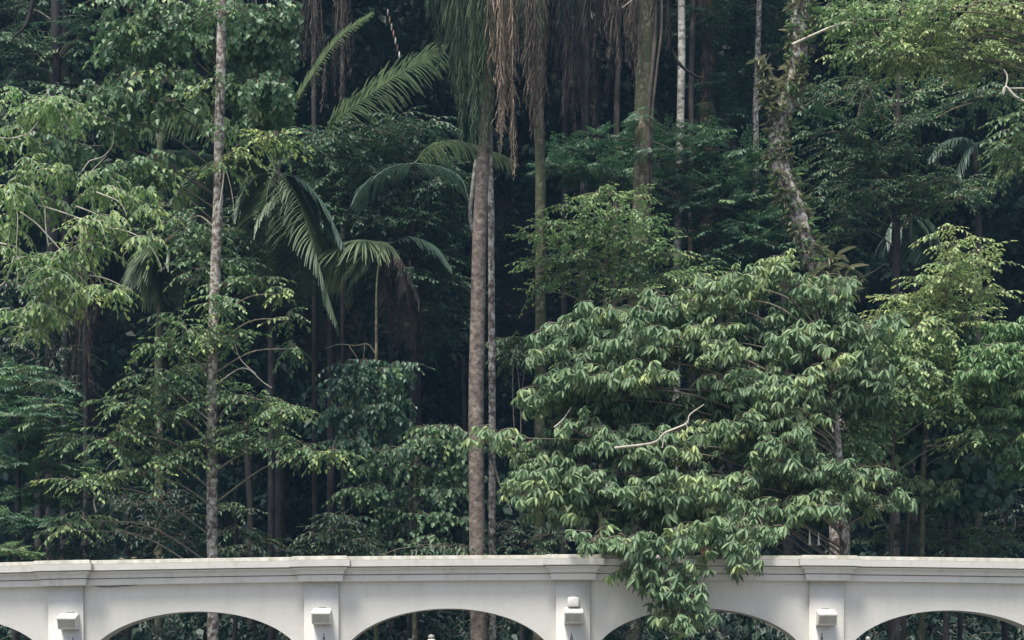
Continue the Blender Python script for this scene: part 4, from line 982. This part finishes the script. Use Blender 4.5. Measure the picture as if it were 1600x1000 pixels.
# dead-frond skirts in the shade
for lab, c, y, sp_ in (('brown palm skirt hanging in the dark left of the small palm', (132, 400), 11, [(118, 590, -.2), (126, 620, -.3), (135, 600, -.4), (142, 615, -.2), (150, 590, 0), (108, 570, .2)]),
                       ('brown hanging palm fronds left of the rising bright frond, top', (490, -60), 12.4, [(478, 90, -.3), (486, 130, -.3), (494, 160, -.4), (502, 175, -.3), (474, 60, 0)]),
                       ('brown hanging palm fronds right of the rising bright frond, top', (535, -60), 12.6, [(528, 150, -.3), (534, 170, -.3), (540, 120, -.4), (524, 100, 0), (546, 80, 0)])):
    root, org = tree('withered_palm', lab, 'palm tree', [(c[0], c[1] - 30), (c[0] + 2, 700), (c[0] + 2, 1000)], y, 4, 5, 'bark_dark')
    hang(root, c, y, sp_, 'palm_brown', .05, .42, 40, .035, 'dead_frond', 1.5, .25)

# ---- dim trunks in the depth
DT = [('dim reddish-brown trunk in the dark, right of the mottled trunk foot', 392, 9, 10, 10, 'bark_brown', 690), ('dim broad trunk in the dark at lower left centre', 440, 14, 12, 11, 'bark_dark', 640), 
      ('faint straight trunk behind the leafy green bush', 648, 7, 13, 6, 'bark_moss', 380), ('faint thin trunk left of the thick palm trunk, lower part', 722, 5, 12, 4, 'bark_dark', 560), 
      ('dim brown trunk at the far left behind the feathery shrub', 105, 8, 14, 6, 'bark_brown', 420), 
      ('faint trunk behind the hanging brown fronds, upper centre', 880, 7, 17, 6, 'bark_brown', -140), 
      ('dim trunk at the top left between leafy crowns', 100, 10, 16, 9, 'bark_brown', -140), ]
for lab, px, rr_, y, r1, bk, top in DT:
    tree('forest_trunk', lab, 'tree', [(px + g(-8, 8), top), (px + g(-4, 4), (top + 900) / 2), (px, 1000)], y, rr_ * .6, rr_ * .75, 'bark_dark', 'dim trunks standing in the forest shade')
# pinkish spotted flower spike / root
root = empty('hanging_root', tuple(at(618, 100, 11)), 'knobbly pinkish hanging flower spike in the dark gap at the top', 'flower spike')
for k in range(7):
    v, q = lathe([(.010, .09), (.022, .03), (.024, -.03), (.010, -.09)], 7)
    o = link('flower_cluster', mesh_np('flower_cluster', v + at(606 + k * 3, 20 + k * 11, 11), q, [M['bark_red' if k % 2 else 'bark_pale']], smooth=True), root)

# ---- fallen leaves on the coping
for i, (px, lab) in enumerate(((186, 'fallen leaf on the wall top left of the mottled trunk'), (204, 'second fallen leaf on the wall top, nearer the mottled trunk'), (463, 'tiny leaf sticking up on the wall top above the second pilaster'), (838, 'fallen leaf on the wall top left of the overhanging branch'))):
    c = at(px, 869.5 + (px < 300) * 3, .02)
    v, q = leaf(.10, .045, .2, .3, 'ovate'); v = v @ rot(g(0, 6), g(-.1, .5), g(-.3, .3)).T
    props(link('fallen_leaf', mesh_np('fallen_leaf', v, q, [M['palm_dead']], np.full(2, .4)), None, tuple(c)), lab, 'leaf', 'fallen leaves on the wall top')

# ------------------------------------------------------------------ background masses
def scatter(name, n, fx, mat, style='far', scl=(1., 1.6), tint=0., pitch0=-.3):
    P = fx(n); n = len(P)
    me = assemble(name, style, P, rng.uniform(0, 6.28, n), rng.normal(pitch0, .3, n), rng.normal(0, .3, n), rng.uniform(*scl, n), tint + rng.normal(0, .09, n), [M[mat], M['twig']])
    return props(link(name, me), kind='stuff')
def f_under(n):
    y = rng.uniform(9, 46, n) ; x = rng.uniform(-1, 1, n) * (12 + (y) * .5)
    return np.stack([x, y, ground_z(x, y) + rng.uniform(0, 1.0, n) ** 2 * 1.6 + .1], -1)
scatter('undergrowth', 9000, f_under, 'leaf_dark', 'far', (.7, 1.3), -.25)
def f_near(n):
    y = rng.uniform(6, 12, n); x = rng.uniform(-1, 1, n) * 13
    return np.stack([x, y, ground_z(x, y) + rng.uniform(0, 1, n) ** 1.6 * 2.1 + .05], -1)
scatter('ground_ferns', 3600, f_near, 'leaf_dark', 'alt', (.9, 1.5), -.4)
def f_wood(n):
    # clumped crowns on the slope
    k = 480; cy = rng.uniform(19, 50, k); cx = rng.uniform(-1, 1, k) * (15 + cy * .5); cz = ground_z(cx, cy) + rng.uniform(1, 17, k)
    r = rng.uniform(1.2, 2.8, k); i = rng.integers(0, k, n)
    u = rng.normal(size=(n, 3)); u /= np.linalg.norm(u, axis=1)[:, None]; u[:, 2] = np.abs(u[:, 2]) * .55
    return np.stack([cx[i], cy[i], cz[i]], -1) + u * (r[i] * rng.uniform(.7, 1.05, n))[:, None]
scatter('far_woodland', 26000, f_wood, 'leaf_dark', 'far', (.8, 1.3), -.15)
def f_shade_canopy(n):  # unseen leaf mass above the frame, added to block sky light and darken the wood
    y = rng.uniform(12, 68, n); x = rng.uniform(-1, 1, n) * 34
    top = CZ + (HOR + 130) / F * (y - CY) + 1.2
    return np.stack([x, y, top + rng.uniform(0, 1, n) * 4 + .8 * np.sin(x * .8) + .8 * np.sin(y * .7 + x * .3)], -1)
scatter('shade_canopy', 10500, f_shade_canopy, 'leaf_dark', 'far', (2., 3.2), .1, -.1)
# ------------------------------------------------------------------ air
HAZE = 0.0006
if HAZE:
    v, q = box(-58, 58, -24, 79, -1.5, 75)
    hm = bpy.data.materials.new('haze'); hm.use_nodes = True; hn = hm.node_tree; hn.nodes.remove(hn.nodes['Principled BSDF'])
    pv = hn.nodes.new('ShaderNodeVolumePrincipled'); pv.inputs['Color'].default_value = (.34, .62, 1.0, 1); pv.inputs['Density'].default_value = HAZE
    hn.links.new(pv.outputs[0], hn.nodes['Material Output'].inputs['Volume'])
    props(link('haze', mesh_np('haze', v, q, [hm])), kind='stuff')
